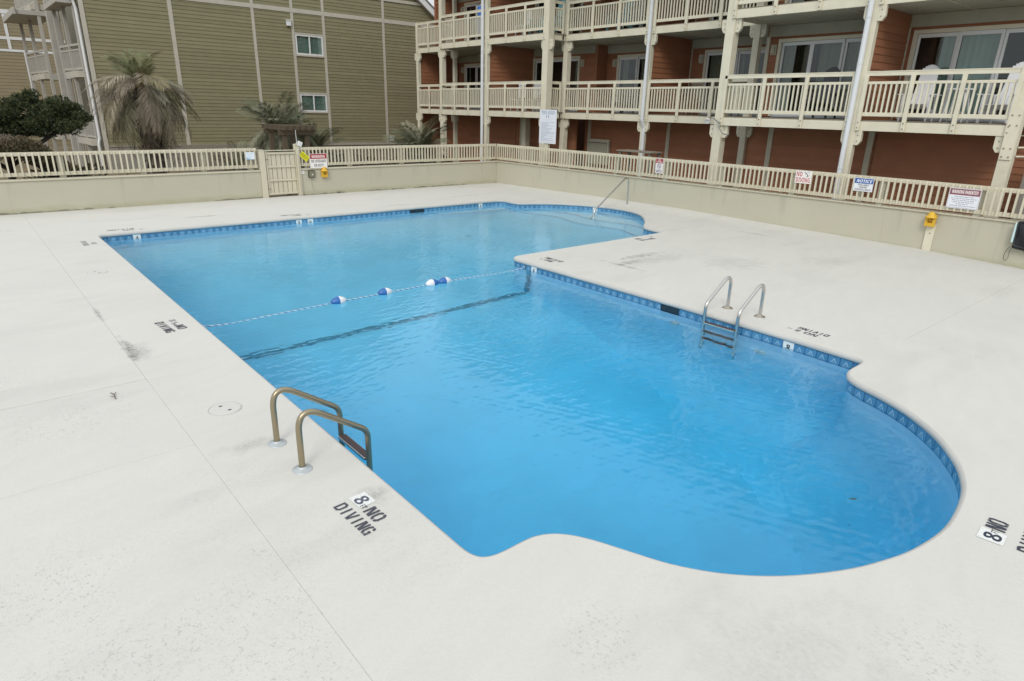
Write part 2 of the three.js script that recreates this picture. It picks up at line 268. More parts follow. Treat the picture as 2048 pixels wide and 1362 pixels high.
{ // the dark band of tile across the floor at the break of slope and up both walls
  const q = []; const fy = (x) => { return WATER - depth(8.82) + 0.022; };
  for (let x = 2.05; x < 7.88;) { const s = (fy(x + 0.05) - fy(x)) / 0.05, w = 0.15 / Math.hypot(1, s), a = Math.atan(s); q.push(metric(new THREE.BoxGeometry(0.147, 0.014, 0.105).rotateZ(a).translate(x + w / 2, (fy(x) + fy(x + w)) / 2 + 0.006, -8.815))); x += w + 0.003; }
  pieces(pool, 'line_tile', q, lineTile);
  const up = []; for (let y = -1.55; y < -0.3; y += 0.153) { const o = y < -1.3 ? 0.045 : y < -1.1 ? 0.014 : 0.004; up.push(bx(7.918 - o, 7.932 - o, y, y + 0.149, 8.765, 8.868)); up.push(bx(2.028 + o, 2.042 + o, y, y + 0.149, 8.765, 8.868)); }
  pieces(pool, 'line_tile', up, lineTile);
}
function step(points, top, bottom, m) { // a submerged step with a dark nosing along its free edge
  const s = new THREE.Shape(points.map((p) => new THREE.Vector2(...p)));
  const g = metric(new THREE.ExtrudeGeometry(s, { depth: top - bottom, bevelEnabled: false, curveSegments: 8 }).rotateX(-Math.PI / 2).translate(0, bottom, 0));
  return part(pool, 'pool_step', g, m);
}
function nosing(points, y) { const c = new THREE.CatmullRomCurve3(points.map(([x, z]) => V(x, y, z))); return part(pool, 'step_nosing', new THREE.TubeGeometry(c, 60, 0.022, 6), lineTile); }
const step1 = spline([[15.0, 13.55], [14.75, 13.42], [14.55, 13.05], [14.48, 12.6], [14.55, 12.15], [14.75, 11.78], [15.0, 11.65]], 24);
const step2 = spline([[13.55, 14.95], [13.80, 14.45], [14.02, 13.95], [13.98, 13.55], [13.86, 13.05], [13.83, 12.6], [13.86, 12.15], [13.98, 11.65], [14.02, 11.25], [13.8, 10.75], [13.5, 10.3]], 40);
const step3 = spline([[13.0, 15.3], [13.22, 14.4], [13.42, 13.9], [13.36, 13.4], [13.24, 12.95], [13.20, 12.6], [13.24, 12.2], [13.36, 11.75], [13.42, 11.25], [13.2, 10.7], [12.9, 9.7]], 40);
step([...step1, [15.2, 11.6], [15.2, 13.6]], WATER - 0.22, -1.3, plaster); nosing(step1, WATER - 0.215);
step([...step2, [15.2, 10.2], [15.2, 15.0]], WATER - 0.48, -1.3, plaster); nosing(step2, WATER - 0.475);
step([...step3, [15.2, 9.6], [15.2, 15.3]], WATER - 0.74, -1.3, plaster); nosing(step3, WATER - 0.735);
{ // a seat along the back wall of the shallow end
  const b = [[10.2, 16.05], [10.6, 15.72], [11.2, 15.55], [12.2, 15.5], [13.1, 15.45], [13.2, 16.05]]; step(b, WATER - 0.45, -1.3, plaster); nosing(b.slice(0, 5), WATER - 0.445);
}
// 15 cm waterline tiles with a printed triangle, one by one round the pool
const tilePrint = (tone) => canvasTexture(64, 64, (k) => {
  k.fillStyle = `rgb(${78 + tone},${134 + tone},${172 + tone})`; k.fillRect(0, 0, 64, 64); k.strokeStyle = `rgba(196,220,232,0.85)`; k.lineWidth = 3; k.beginPath(); k.moveTo(32, 14); k.lineTo(53, 50); k.lineTo(11, 50); k.closePath(); k.stroke();
  k.fillStyle = 'rgba(150,190,214,0.55)'; k.beginPath(); k.moveTo(32, 26); k.lineTo(43, 46); k.lineTo(21, 46); k.fill(); k.strokeStyle = 'rgba(20,60,110,0.5)'; k.lineWidth = 4; k.strokeRect(0, 0, 64, 64);
});
const tileMats = [-6, 0, 7].map((t) => std(1, 1, 1, 0.22, { map: tilePrint(t) })), markerMat = (text, size = 50) => std(1, 1, 1, 0.3, { map: canvasTexture(96, 96, (k) => { k.fillStyle = '#e6ebe8'; k.fillRect(0, 0, 96, 96); k.fillStyle = '#10151c'; k.font = `bold ${size * 1.5}px sans-serif`; k.textAlign = 'center'; k.textBaseline = 'middle'; k.fillText(text, 48, 51); }) });
const grout = std(0.62, 0.66, 0.66, 0.8); part(pool, 'tile_grout', sweep([[-0.002, -0.064], [-0.002, -0.232]]), grout);
const tileGeo = new THREE.BoxGeometry(0.150, 0.148, 0.012), SKIM = [[9.95, 15.96], [7.93, 5.52], [2.03, 5.85], [2.03, 12.3]];
const MARKS = [['4', 2.78, 15.96], ['3', 6.52, 15.96], ['½', 6.67, 15.96], ['3', 12.2, 15.96], ['3', 14.72, 13.5], ['5', 7.93, 8.72], ['8', 7.86, 3.66]];
{
  const steps = []; let total = 0; for (let i = 0; i < N; i++) { const a = EDGE[i], b = EDGE[(i + 1) % N], l = Math.hypot(b[0] - a[0], b[1] - a[1]); steps.push([total, l]); total += l; }
  const n = Math.round(total / 0.1525), w = total / n, hidden = [];
  const seen = (x, z, nx, nz) => nx * (0 - x) + nz * (0 - z) > 0; // its face turns towards the camera's side of the deck
  for (let k = 0, i = 0; k < n; k++) {
    const s = (k + 0.5) * w; while (steps[i][0] + steps[i][1] < s) i++;
    const t = (s - steps[i][0]) / steps[i][1], a = EDGE[i], b = EDGE[(i + 1) % N], nn = inward[i], n2 = inward[(i + 1) % N], nx = lerp(nn[0], n2[0], t), nz = lerp(nn[1], n2[1], t), x = lerp(a[0], b[0], t) + nx * 0.0035, z = lerp(a[1], b[1], t) + nz * 0.0035;
    const turn = Math.atan2(nx, -nz), skim = SKIM.some(([sx, sz]) => Math.hypot(sx - x, sz - z) < 0.2), mark = MARKS.find(([, mx, mz]) => Math.hypot(mx - x, mz - z) < 0.085);
    if (skim) continue;
    if (mark && !mark.done) { mark.done = true; piece(pool, 'depth_marker_tile', tileGeo, markerMat(mark[0], mark[0] === '½' ? 42 : 50), V(x, -0.140, z), turn); continue; }
    if (seen(x, z, nx, nz)) piece(pool, 'waterline_tile', tileGeo, pick(tileMats), V(x, -0.140, z), turn); else hidden.push(tileGeo.clone().rotateY(turn).translate(x, -0.140, -z));
  }
  part(pool, 'waterline_tile', hidden, tileMats[1], { kind: 'stuff' });
  for (const [sx, sz] of SKIM) { const along = sz > 15.5; part(pool, 'skimmer_mouth', along ? [bx(sx - 0.24, sx + 0.24, -0.225, -0.070, sz - 0.012, sz + 0.3)] : [bx(sx + (sx > 5 ? -0.012 : -0.3), sx + (sx > 5 ? 0.3 : 0.012), -0.225, -0.070, sz - 0.22, sz + 0.22)], std(0.012, 0.03, 0.045, 0.6)); }
  for (const [x, z, y] of [[7.90, 5.45, -0.62], [7.86, 4.0, -0.66], [14.5, 13.9, -0.30]]) part(pool, 'return_fitting', new THREE.CylinderGeometry(0.075, 0.075, 0.03, 20).rotateZ(Math.PI / 2).translate(x, y, -z), MAT.white);
}
const ripple = raster(1024, 1024, (u, v) => { // short wind ripples, long in one direction
  const x = u * Math.PI * 2, y = v * Math.PI * 2;
  let h = 0; for (let i = 1; i <= 34; i++) { const r = 9 + 40 * hash(i, 1, 5), th = 0.9 + 1.3 * (hash(i, 2, 5) - 0.5) + (hash(i, 4, 5) < 0.2 ? 1.4 : 0), kx = Math.round(r * Math.cos(th)), ky = Math.round(r * Math.sin(th)); h += Math.sin(kx * x + ky * y + 6.3 * hash(i, 3, 5)) / Math.pow(kx * kx + ky * ky, 0.42) * 0.8; }
  return grey(clamp(0.5 + 0.42 * h * (0.4 + 0.9 * fbm(u * 5, v * 5, 3, 207, 5)), 0, 1));
}, false);
{ // clear water over the blue shell, a closed body whose sides lie inside the walls
  const g = new THREE.BoxGeometry(13.4, 3.1, 15.5).translate(8.6, WATER - 1.55, -8.45); metric(g);
  const m = new THREE.MeshPhysicalMaterial({ color: 0xffffff, roughness: 0.075, transmission: 1, thickness: 2, ior: 1.33, attenuationColor: new THREE.Color().setRGB(0.50, 0.905, 1.0), attenuationDistance: 2.2, bumpMap: every(ripple, 3.4, 3.4, 0.5), bumpScale: 0.0075 });
  setting('water', g, m);
}

// ---------------------------------------------------------------- pool walls and picket fences
function stuccoWall(label, geoms, capGeoms, base, m = MAT.wall) { const t = thing('pool_wall', label, 'wall', base); part(t, 'wall_panel', geoms, m); for (const c of capGeoms) part(t, 'cap_board', c, MAT.fence); return t; }
const sideWall = MAT.wall.clone(); sideWall.map = wallTone.clone(); sideWall.map.offset.set(0.37, 0.62 / 1.4); sideWall.map.needsUpdate = true;
stuccoWall('low cream stucco wall left of the wooden gate, below the pickets', [bx(-6, 6.99, -0.4, 0.775, 19.9, 20.05)], [rb(-6, 6.985, 0.776, 0.815, 19.865, 20.08)], [0.5, 0, 19.95]);
stuccoWall('low cream stucco wall from the gate to the right-hand corner', [bx(8.21, 16.07, -0.4, 0.775, 19.9, 20.05)], [rb(8.205, 16.06, 0.776, 0.815, 19.865, 20.08)], [12, 0, 19.95]);
stuccoWall('long low cream stucco wall along the right side of the pool deck', [bx(16.07, 16.22, -0.5, 0.785, -4, 20.05)], [rb(16.03, 16.25, 0.786, 0.828, -4, 20.08)], [16.15, 0, 10], sideWall);
function picketFence(label, along, at, a0, a1, gap, posts, base) {
  const t = thing('picket_fence', label, 'fence', base), P = [[], [], []], box = (u0, u1, y0, y1, d0, d1) => (along === 'x' ? bx(u0, u1, y0, y1, at + d0, at + d1) : bx(at + d0, at + d1, y0, y1, u0, u1));
  part(t, 'top_rail', box(a0, a1, 1.362, 1.450, 0.04, 0.085), MAT.fence);
  part(t, 'bottom_rail', box(a0, a1, 0.885, 0.972, 0.04, 0.085), MAT.fence);
  const n = Math.round((a1 - a0) / gap);
  for (let i = 0; i < n; i++) {
    const u = a0 + (i + 0.5) * (a1 - a0) / n + rr(-0.004, 0.004), g = box(u - 0.0185, u + 0.0185, 0.89 + rr(-0.006, 0.006), 1.434 + rr(-0.006, 0.006), 0, 0.038), p = g.attributes.position;
    for (let k = 0; k < p.count; k++) { const front = along === 'x' ? -p.getZ(k) < at + 0.01 : p.getX(k) < at + 0.01; if (front && p.getY(k) > 1.3) p.setY(k, p.getY(k) - 0.026); } // tops cut on the slant
    g.computeVertexNormals(); if (rnd() < 0.25) { const c = [u, 1.16, at], an = rr(-0.012, 0.012); along === 'x' ? g.translate(-c[0], -c[1], at).rotateZ(an).translate(c[0], c[1], -at) : g.translate(-at, -c[1], u).rotateX(an).translate(at, c[1], -u); } P[Math.floor(rnd() * 3)].push(g);
  }
  P.forEach((p, i) => pieces(t, 'picket', p, MAT.fences[i]));
  for (const u of posts) part(t, 'post', [rb(...(along === 'x' ? [u - 0.07, u + 0.07, 0.80, 1.44, at + 0.087, at + 0.20] : [at + 0.087, at + 0.20, 0.80, 1.44, u - 0.07, u + 0.07]))], MAT.creamDull);
  return t;
}
picketFence('cream picket fence on the low wall left of the wooden gate', 'x', 19.86, -1.2, 6.94, 0.134, [-0.4, 2.09, 3.9, 5.45, 6.75], [3, 0.8, 19.95]);
picketFence('cream picket fence on the low wall between gate and corner', 'x', 19.86, 8.24, 16.01, 0.122, [8.5, 9.95, 11.9, 13.45, 14.25, 15.75], [12, 0.8, 19.95]);
picketFence('long cream picket fence on the wall along the right side of the pool', 'z', 15.95, 1.2, 19.84, 0.126, [2.2, 4.02, 5.95, 8.05, 10.1, 11.95, 13.9, 16.0, 17.9], [16.05, 0.8, 10]);
{ // gate and its posts
  const a = thing('gate_post', 'broad cream post on the hinge side left of the gate', 'post', [7.08, 0, 19.9]); part(a, 'post_body', [rb(6.995, 7.165, -0.3, 1.375, 19.85, 20.05)], MAT.fence); part(a, 'post_cap', [rb(6.985, 7.175, 1.376, 1.392, 19.84, 20.06, 0.004)], MAT.fence);
  const b = thing('gate_post', 'cream latch post right of the gate with a box on top', 'post', [8.18, 0, 19.9]); part(b, 'post_body', [rb(8.125, 8.235, -0.3, 1.46, 19.84, 20.05)], MAT.fence); part(b, 'post_block', [rb(8.10, 8.15, 1.30, 1.55, 19.88, 20.0)], MAT.fence); part(b, 'strike_board', [rb(8.13, 8.165, 0.03, 1.28, 19.80, 19.838, 0.004)], MAT.fence);
  const g = thing('pool_gate', 'cream boarded wooden gate with four cross rails in the back wall', 'gate', [7.65, 0, 19.9]);
  for (let i = 0; i < 6; i++) { const x = 7.235 + i * 0.1435; part(g, 'gate_board', rb(x, x + 0.128, 0.085 + rr(-0.006, 0.006), 1.325, 19.925, 19.945, 0.004), MAT.fence); }
  for (const y of [0.075, 0.475, 0.875, 1.265]) part(g, 'cross_rail', rb(7.23, 8.095, y, y + 0.055, 19.885, 19.923, 0.005), MAT.fence);
  part(g, 'gate_stile', rb(7.19, 7.228, 0.07, 1.36, 19.88, 19.945, 0.005), MAT.fence); part(g, 'gate_stile', rb(8.097, 8.12, 0.07, 1.36, 19.88, 19.945, 0.005), MAT.fence); part(g, 'top_plate', rb(7.18, 8.12, 1.362, 1.382, 19.86, 19.96, 0.004), MAT.fence);
  part(g, 'hinge', [rb(7.17, 7.26, 1.10, 1.13, 19.874, 19.884, 0.002), rb(7.17, 7.26, 0.24, 0.27, 19.874, 19.884, 0.002)], MAT.bolt);
  part(g, 'sill_board', bx(7.17, 8.12, -0.03, 0.02, 19.97, 20.03), MAT.wood);
}
// ---------------------------------------------------------------- signs and fittings on fence and wall
// a flat printed board facing the pool: face 'x' looks along -x (right wall), 'Z' looks at the camera (back wall); tilt turns it in its own plane
function signBoard(name, label, face, c, w, h, print, category = 'sign', tilt = 0, pw = 512) {
  const t = thing(name, label, category, c); const px = Math.round(pw * h / w), tex = canvasTexture(pw, px, print);
  const g = new THREE.PlaneGeometry(w, h).translate(0, 0, 0.0048).rotateZ(tilt), back = new RoundedBoxGeometry(w, h, 0.008, 1, 0.003).rotateZ(tilt);
  if (face === 'x') { g.rotateY(-Math.PI / 2); back.rotateY(-Math.PI / 2); }
  g.translate(c[0], c[1], -c[2]); back.translate(c[0], c[1], -c[2]);
  part(t, 'sign_plate', metric(back), MAT.whitePlastic); const f = part(t, 'sign_print', g, std(1, 1, 1, 0.5, { map: tex }));
  return t;
}
const fit = (k, text, x, y, maxW, size, font = 'bold', fam = 'sans-serif', style = '') => { k.font = `${style} ${font} ${size}px ${fam}`; k.textAlign = 'center'; k.textBaseline = 'middle'; const w = k.measureText(text).width; k.save(); k.translate(x, y); k.scale(Math.min(1, maxW / w), 1); k.fillText(text, 0, 0); k.restore(); };
const scribble = (k, y, x0, x1, thick, colour) => { k.strokeStyle = colour; k.lineWidth = thick; let x = x0; k.beginPath(); while (x < x1) { const w = Math.min(x1 - x, thick * rr(1.5, 6)); k.moveTo(x, y + rr(-1, 1)); k.lineTo(x + w, y + rr(-1, 1)); x += w + thick * 0.8; } k.stroke(); };
const frame = (k, w, h, c, m, lw) => { k.strokeStyle = c; k.lineWidth = lw; k.strokeRect(m, m, w - 2 * m, h - 2 * m); };
signBoard('warning_sign', 'red and white lifeguard warning sign on the back fence beside the gate', 'Z', [8.825, 1.035, 19.848], 0.57, 0.445, (k, w, h) => {
  k.fillStyle = '#e9e7e4'; k.fillRect(0, 0, w, h); k.fillStyle = '#a01824'; k.fillRect(12, 12, w - 24, h * 0.33); k.fillStyle = '#f3eeec'; fit(k, 'WARNING', w / 2, h * 0.20, w * 0.78, 104, 'bold'); k.fillStyle = '#22232e'; fit(k, 'NO LIFEGUARD', w / 2, h * 0.51, w * 0.86, 104); fit(k, 'ON DUTY', w / 2, h * 0.80, w * 0.56, 104); frame(k, w, h, '#b9a4a4', 5, 5);
});
signBoard('caution_placard', 'yellow placard hung askew on the pickets right of the gate', 'Z', [8.375, 1.18, 19.852], 0.30, 0.175, (k, w, h) => { k.fillStyle = '#d8d21c'; k.fillRect(0, 0, w, h); k.fillStyle = '#2a2a12'; k.fillRect(20, h * 0.30, w - 44, 24); k.fillRect(24, h * 0.56, w - 60, 18); k.fillRect(30, h * 0.76, w - 120, 8); }, 'placard', -0.72);
signBoard('paper_notice', 'small pale blue laminated notice on the pickets left of the gate', 'Z', [6.73, 1.24, 19.852], 0.255, 0.205, (k, w, h) => { k.fillStyle = '#dfe9f0'; k.fillRect(0, 0, w, h); k.fillStyle = '#b8cfe4'; k.fillRect(0, h * 0.72, w * 0.55, h * 0.28); k.fillStyle = '#8ba7bd'; k.beginPath(); k.ellipse(w * 0.16, h * 0.84, 60, 22, 0.4, 0, 7); k.fill(); for (let i = 0; i < 3; i++) scribble(k, h * (0.2 + i * 0.17), 40, w - rr(60, 160), 12, '#9fb0bb'); }, 'notice');
signBoard('small_sticker', 'little white sticker on the wall just right of the gate', 'Z', [8.29, 0.70, 19.894], 0.12, 0.105, (k, w, h) => { k.fillStyle = '#dfdad6'; k.fillRect(0, 0, w, h); scribble(k, h * 0.35, 90, w - 90, 26, '#b9a6a6'); scribble(k, h * 0.6, 130, w - 130, 20, '#b9a6a6'); }, 'sticker', 0, 256);
signBoard('no_smoking_sign', 'narrow red-topped white sign with a circle symbol on the right fence', 'x', [15.942, 1.225, 12.13], 0.28, 0.425, (k, w, h) => {
  k.fillStyle = '#ddd6d4'; k.fillRect(0, 0, w, h); k.fillStyle = '#9c2a30'; k.fillRect(22, 22, w - 44, h * 0.29); k.fillStyle = '#e8d8d6'; fit(k, 'NO', w / 2, h * 0.11, 200, 120); fit(k, 'SMOKING', w / 2, h * 0.23, w * 0.76, 110);
  k.strokeStyle = '#4a4d5a'; k.lineWidth = 26; k.beginPath(); k.arc(w / 2, h * 0.51, 104, 0, 7); k.stroke(); k.beginPath(); k.moveTo(w / 2 - 70, h * 0.51 - 70); k.lineTo(w / 2 + 70, h * 0.51 + 70); k.stroke(); k.lineWidth = 22; k.beginPath(); k.moveTo(w / 2 - 56, h * 0.54); k.lineTo(w / 2 + 52, h * 0.54); k.stroke();
  scribble(k, h * 0.72, 150, w - 150, 26, '#7c7f8a'); scribble(k, h * 0.815, 60, w - 60, 38, '#5b5e6c'); scribble(k, h * 0.90, 60, w - 60, 38, '#5b5e6c'); frame(k, w, h, '#b9a8a8', 10, 8);
});
signBoard('no_diving_sign', 'white sign with red NO DIVING letters on the right fence', 'x', [15.942, 1.295, 7.755], 0.405, 0.30, (k, w, h) => {
  k.fillStyle = '#e8e4df'; k.fillRect(0, 0, w, h); k.fillStyle = '#b2404e'; fit(k, 'NO', w * 0.24, h * 0.29, w * 0.40, 190); fit(k, 'DIVING', w * 0.5, h * 0.74, w * 0.92, 190);
  k.strokeStyle = '#3a3f44'; k.lineWidth = 7; k.beginPath(); k.arc(w * 0.74, h * 0.30, 62, 0, 7); k.stroke(); k.lineWidth = 20; k.beginPath(); k.moveTo(w * 0.52, h * 0.08); k.lineTo(w * 0.66, h * 0.22); k.lineTo(w * 0.74, h * 0.30); k.lineTo(w * 0.76, h * 0.48); k.stroke(); k.lineWidth = 8; k.beginPath(); k.moveTo(w * 0.655, h * 0.2); k.lineTo(w * 0.83, h * 0.41); k.stroke(); k.strokeStyle = '#4f7b86'; k.lineWidth = 9; k.beginPath(); k.moveTo(w * 0.14, h * 0.05); k.lineTo(w * 0.3, h * 0.09); k.moveTo(w * 0.75, h * 0.04); k.lineTo(w * 0.9, h * 0.06); k.stroke();
});
signBoard('notice_sign', 'white sign with blue NOTICE band about surveillance on the right fence', 'x', [15.942, 1.25, 6.32], 0.43, 0.30, (k, w, h) => {
  k.fillStyle = '#dfe2e6'; k.fillRect(0, 0, w, h); k.fillStyle = '#23549a'; k.fillRect(14, 14, w - 28, h * 0.38); k.fillStyle = '#eef1f5'; fit(k, 'NOTICE', w / 2, h * 0.235, w * 0.80, 112, 'bold', 'sans-serif', 'italic'); k.fillStyle = '#2a2d33'; fit(k, 'THIS AREA', w / 2, h * 0.53, w * 0.62, 60); fit(k, 'UNDER', w / 2, h * 0.695, w * 0.42, 60); fit(k, 'SURVEILLANCE', w / 2, h * 0.865, w * 0.84, 60); frame(k, w, h, '#8b939e', 6, 4);
});
signBoard('parents_sign', 'broad white sign headed WARNING PARENTS in dull red on the right fence', 'x', [15.942, 1.165, 4.29], 0.58, 0.415, (k, w, h) => {
  k.fillStyle = '#dfe2e8'; k.fillRect(0, 0, w, h); k.fillStyle = '#86545c'; k.fillRect(16, 16, w - 32, h * 0.30); k.fillStyle = '#efe8e8'; fit(k, 'WARNING PARENTS!!!', w / 2, h * 0.185, w * 0.82, 84); [[0.42, 0.2, 0.8], [0.51, 0.11, 0.9], [0.60, 0.14, 0.84], [0.69, 0.19, 0.82], [0.78, 0.3, 0.66], [0.87, 0.1, 0.92]].forEach(([y, a, b]) => scribble(k, h * y, w * a, w * b, 13, '#9aa0ad')); scribble(k, h * 0.945, w * 0.25, w * 0.75, 6, '#b7bcc6'); frame(k, w, h, '#d6cfd2', 4, 8); frame(k, w, h, '#5a6470', 13, 3);
});
{ // tall rules board on its own post behind the right fence
  const t = thing('pool_rules_sign', 'tall white pool rules board on a post behind the fence corner', 'sign', [16.34, -0.3, 17.42]);
  part(t, 'sign_post', [rb(16.38, 16.48, -0.3, 2.6, 17.43, 17.60)], MAT.cream);
  const w = 0.86, h = 1.13, tex = canvasTexture(640, 840, (k, W, H) => {
    k.fillStyle = '#d9dde4'; k.fillRect(0, 0, W, H); k.fillStyle = '#6b7f9c'; fit(k, 'POOL RULES', W / 2, 62, W * 0.78, 96, 'bold', 'serif'); k.fillRect(80, 112, W - 160, 5); k.fillStyle = '#5d6a82';
    for (const x of [258, 338]) { k.beginPath(); k.ellipse(x, 168, 12, 36, 0, 0, 7); k.fill(); } scribble(k, 240, 220, 430, 10, '#c2c8d2'); scribble(k, 262, 200, 450, 8, '#c6ccd5');
    [[560], [260], [330], [560], [240], [460], [420], [290], [380], [570], [520], [250], [500], [160], [480], [280], [510]].forEach(([b], i) => scribble(k, 312 + i * 28, 70, 70 + b * 0.92, 11, '#8e9aad')); scribble(k, 810, 70, 470, 8, '#a6a8ac');
  });
  part(t, 'sign_plate', metric(new RoundedBoxGeometry(0.012, h, w, 1, 0.004).translate(16.352, 2.145, -17.43)), MAT.whitePlastic);
  part(t, 'sign_print', new THREE.PlaneGeometry(w, h).rotateY(-Math.PI / 2).translate(16.344, 2.145, -17.43), std(1, 1, 1, 0.5, { map: tex }));
}
{ // yellow hooded holders
  const hood = (t, face, x, y, Z) => {
    const loc = (g) => { g = metric(g); if (face === 'x') g.rotateY(-Math.PI / 2); return g.translate(x, y, -Z); };
    part(t, 'back_plate', loc(new RoundedBoxGeometry(0.19, 0.25, 0.02, 1, 0.006).translate(0, -0.03, 0.012)), MAT.yellow);
    const s = new THREE.Shape(); s.moveTo(-0.095, -0.155); s.lineTo(0.095, -0.155); s.lineTo(0.095, 0.02); s.lineTo(0.05, 0.02); s.lineTo(0.05, -0.09); s.lineTo(-0.05, -0.09); s.lineTo(-0.05, 0.02); s.lineTo(-0.095, 0.02);
    part(t, 'cradle', loc(new THREE.ExtrudeGeometry(s, { depth: 0.06, bevelEnabled: true, bevelSize: 0.005, bevelThickness: 0.005, bevelSegments: 1 }).translate(0, 0, 0.02)), MAT.yellow);
    const prof = [[0.0, 0.125], [0.03, 0.122], [0.065, 0.10], [0.085, 0.06], [0.105, 0.03], [0.14, 0.005], [0.138, -0.006], [0.10, 0.008]].map(([r, q]) => new THREE.Vector2(r, q + 0.03));
    part(t, 'hood', loc(new THREE.LatheGeometry(prof, 22).scale(0.86, 1, 0.8).translate(0, 0, 0.055)), MAT.yellow);
    part(t, 'hook_pin', loc(new THREE.CylinderGeometry(0.012, 0.012, 0.12, 10).rotateX(Math.PI / 2).translate(0, -0.01, 0.07)), MAT.yellow);
  };
  const a = thing('safety_hook_holder', 'yellow hooded holder on the back wall under the warning sign', 'holder', [8.99, 0.68, 19.89]); hood(a, 'Z', 8.99, 0.69, 19.89);
  const b = thing('safety_hook_holder', 'yellow hooded holder on a board on the right wall', 'holder', [16.02, 0.68, 4.80]); hood(b, 'x', 16.005, 0.675, 4.80); part(b, 'backing_board', [rb(16.03, 16.068, -0.02, 0.56, 4.70, 4.87, 0.004)], MAT.cream); part(b, 'screw', new THREE.CylinderGeometry(0.012, 0.012, 0.006, 10).rotateZ(Math.PI / 2).translate(16.028, 0.36, -4.78), MAT.dark);
  const e = thing('timer_box', 'small grey-green electrical box with a cord on the back wall', 'electrical box', [8.57, 0.64, 19.88]), em = std(0.10, 0.095, 0.06, 0.5);
  part(e, 'box_body', [rb(8.465, 8.675, 0.535, 0.75, 19.82, 19.899, 0.01)], em); part(e, 'box_lid', [rb(8.485, 8.655, 0.555, 0.73, 19.808, 19.819, 0.006)], std(0.20, 0.19, 0.13, 0.5)); part(e, 'dial', new THREE.CylinderGeometry(0.018, 0.018, 0.012, 14).rotateX(Math.PI / 2).translate(8.575, 0.625, -19.80), MAT.whitePlastic);
  part(e, 'cord', tube([V(8.56, 0.53, 19.885), V(8.565, 0.36, 19.88), V(8.60, 0.18, 19.885), V(8.635, 0.02, 19.87)], 0.007, 20, 6), MAT.creamDull);
  const r = thing('rain_gauge_box', 'white tilted box on a thin rod above the latch post', 'box', [8.26, 1.46, 19.92]); part(r, 'box_body', metric(new RoundedBoxGeometry(0.13, 0.15, 0.10, 1, 0.008).rotateZ(-0.42).translate(8.285, 1.545, -19.92)), MAT.white); part(r, 'rod', tube([V(8.20, 1.58, 19.93), V(8.195, 1.95, 19.93)], 0.008, 2, 6), MAT.white); part(r, 'bracket', [rb(8.17, 8.24, 1.462, 1.58, 19.90, 19.95, 0.004)], MAT.fence);
}
{ // leaf net hung on the right wall, cut by the frame
  const t = thing('leaf_net', 'black leaf rake net with a cord loop hung on the right wall', 'pool net', [15.98, 0.55, 3.05]);
  part(t, 'net_frame', bent([V(15.93, 0.30, 2.62), V(15.93, 0.36, 3.24), V(15.93, 0.84, 3.26), V(15.93, 0.84, 2.62)], 0.016, 0.05, 8), MAT.darkPlastic);
  part(t, 'scoop_edge', [rb(15.925, 15.94, 0.42, 0.81, 3.262, 3.30, 0.003)], std(0.55, 0.75, 0.75, 0.4));
  const g = new THREE.PlaneGeometry(0.64, 0.52, 14, 12), p = g.attributes.position; for (let i = 0; i < p.count; i++) { const u = p.getX(i) / 0.32, v = p.getY(i) / 0.26; p.setZ(i, 0.10 * (1 - u * u) * (1 - v * v) + 0.02 * Math.sin(u * 9 + v * 4)); if (v < -0.5 && u < 0) p.setY(i, p.getY(i) - 0.05 * (u + 1)); } g.computeVertexNormals();
  part(t, 'net_bag', g.rotateY(-Math.PI / 2).translate(15.95, 0.57, -2.94), std(0.018, 0.019, 0.022, 0.8));
  part(t, 'cord_loop', tube([V(15.95, 0.37, 3.24), V(15.98, 0.26, 3.33), V(16.0, 0.10, 3.36), V(16.0, 0.03, 3.32), V(16.0, 0.10, 3.285), V(15.98, 0.25, 3.28), V(15.95, 0.37, 3.22)], 0.006, 50, 6), std(0.13, 0.12, 0.10, 0.7));
}
// ---------------------------------------------------------------- pool ladders, stair rail, rope, lids, lettering
function ladder(label, x0, Zc, dir, m, fm) { // dir +1: the water lies towards +x
  const t = thing('pool_ladder', label, 'ladder', [x0, 0, Zc]);
  for (const dz of [-0.26, 0.26]) {
    const Z = Zc + dz, X = (d) => x0 + dir * d;
    const rail = part(t, 'rail', bent([V(X(0), 0.0, Z), V(X(0.0), 0.56, Z), V(X(0.575), 0.16, Z), V(X(0.575), -1.15, Z)], 0.0245, 0.115, 16), m);
    part(t, 'flange', new THREE.LatheGeometry([[0.028, 0.03], [0.034, 0.026], [0.045, 0.012], [0.074, 0.008], [0.078, 0.001]].map((p) => new THREE.Vector2(...p)), 28).translate(x0, 0, -Z), fm);
  }
  for (const y of [-0.10, -0.40, -0.70]) { const s = part(t, 'tread', [rb(...(dir > 0 ? [x0 + 0.535, x0 + 0.615] : [x0 - 0.615, x0 - 0.535]), y - 0.028, y, Zc - 0.243, Zc + 0.243, 0.006)], y > -0.2 ? MAT.steel : MAT.darkPlastic); part(s, 'grip_pad', [bx(...(dir > 0 ? [x0 + 0.545, x0 + 0.605] : [x0 - 0.605, x0 - 0.545]), y + 0.001, y + 0.004, Zc - 0.235, Zc + 0.235)], std(0.05, 0.035, 0.04, 0.7)); }
  return t;
}
const bronze = std(0.37, 0.315, 0.215, 0.3, { metalness: 0.9, bumpMap: every(grain, 0.3), bumpScale: 0.0004 });
ladder('tarnished metal pool ladder on the left edge, nearest the camera', 1.625, 4.65, 1, bronze, MAT.zinc);
ladder('shiny metal pool ladder on the right-hand deck beside the 8 mark', 8.365, 4.615, -1, MAT.steel, MAT.steelWorn);
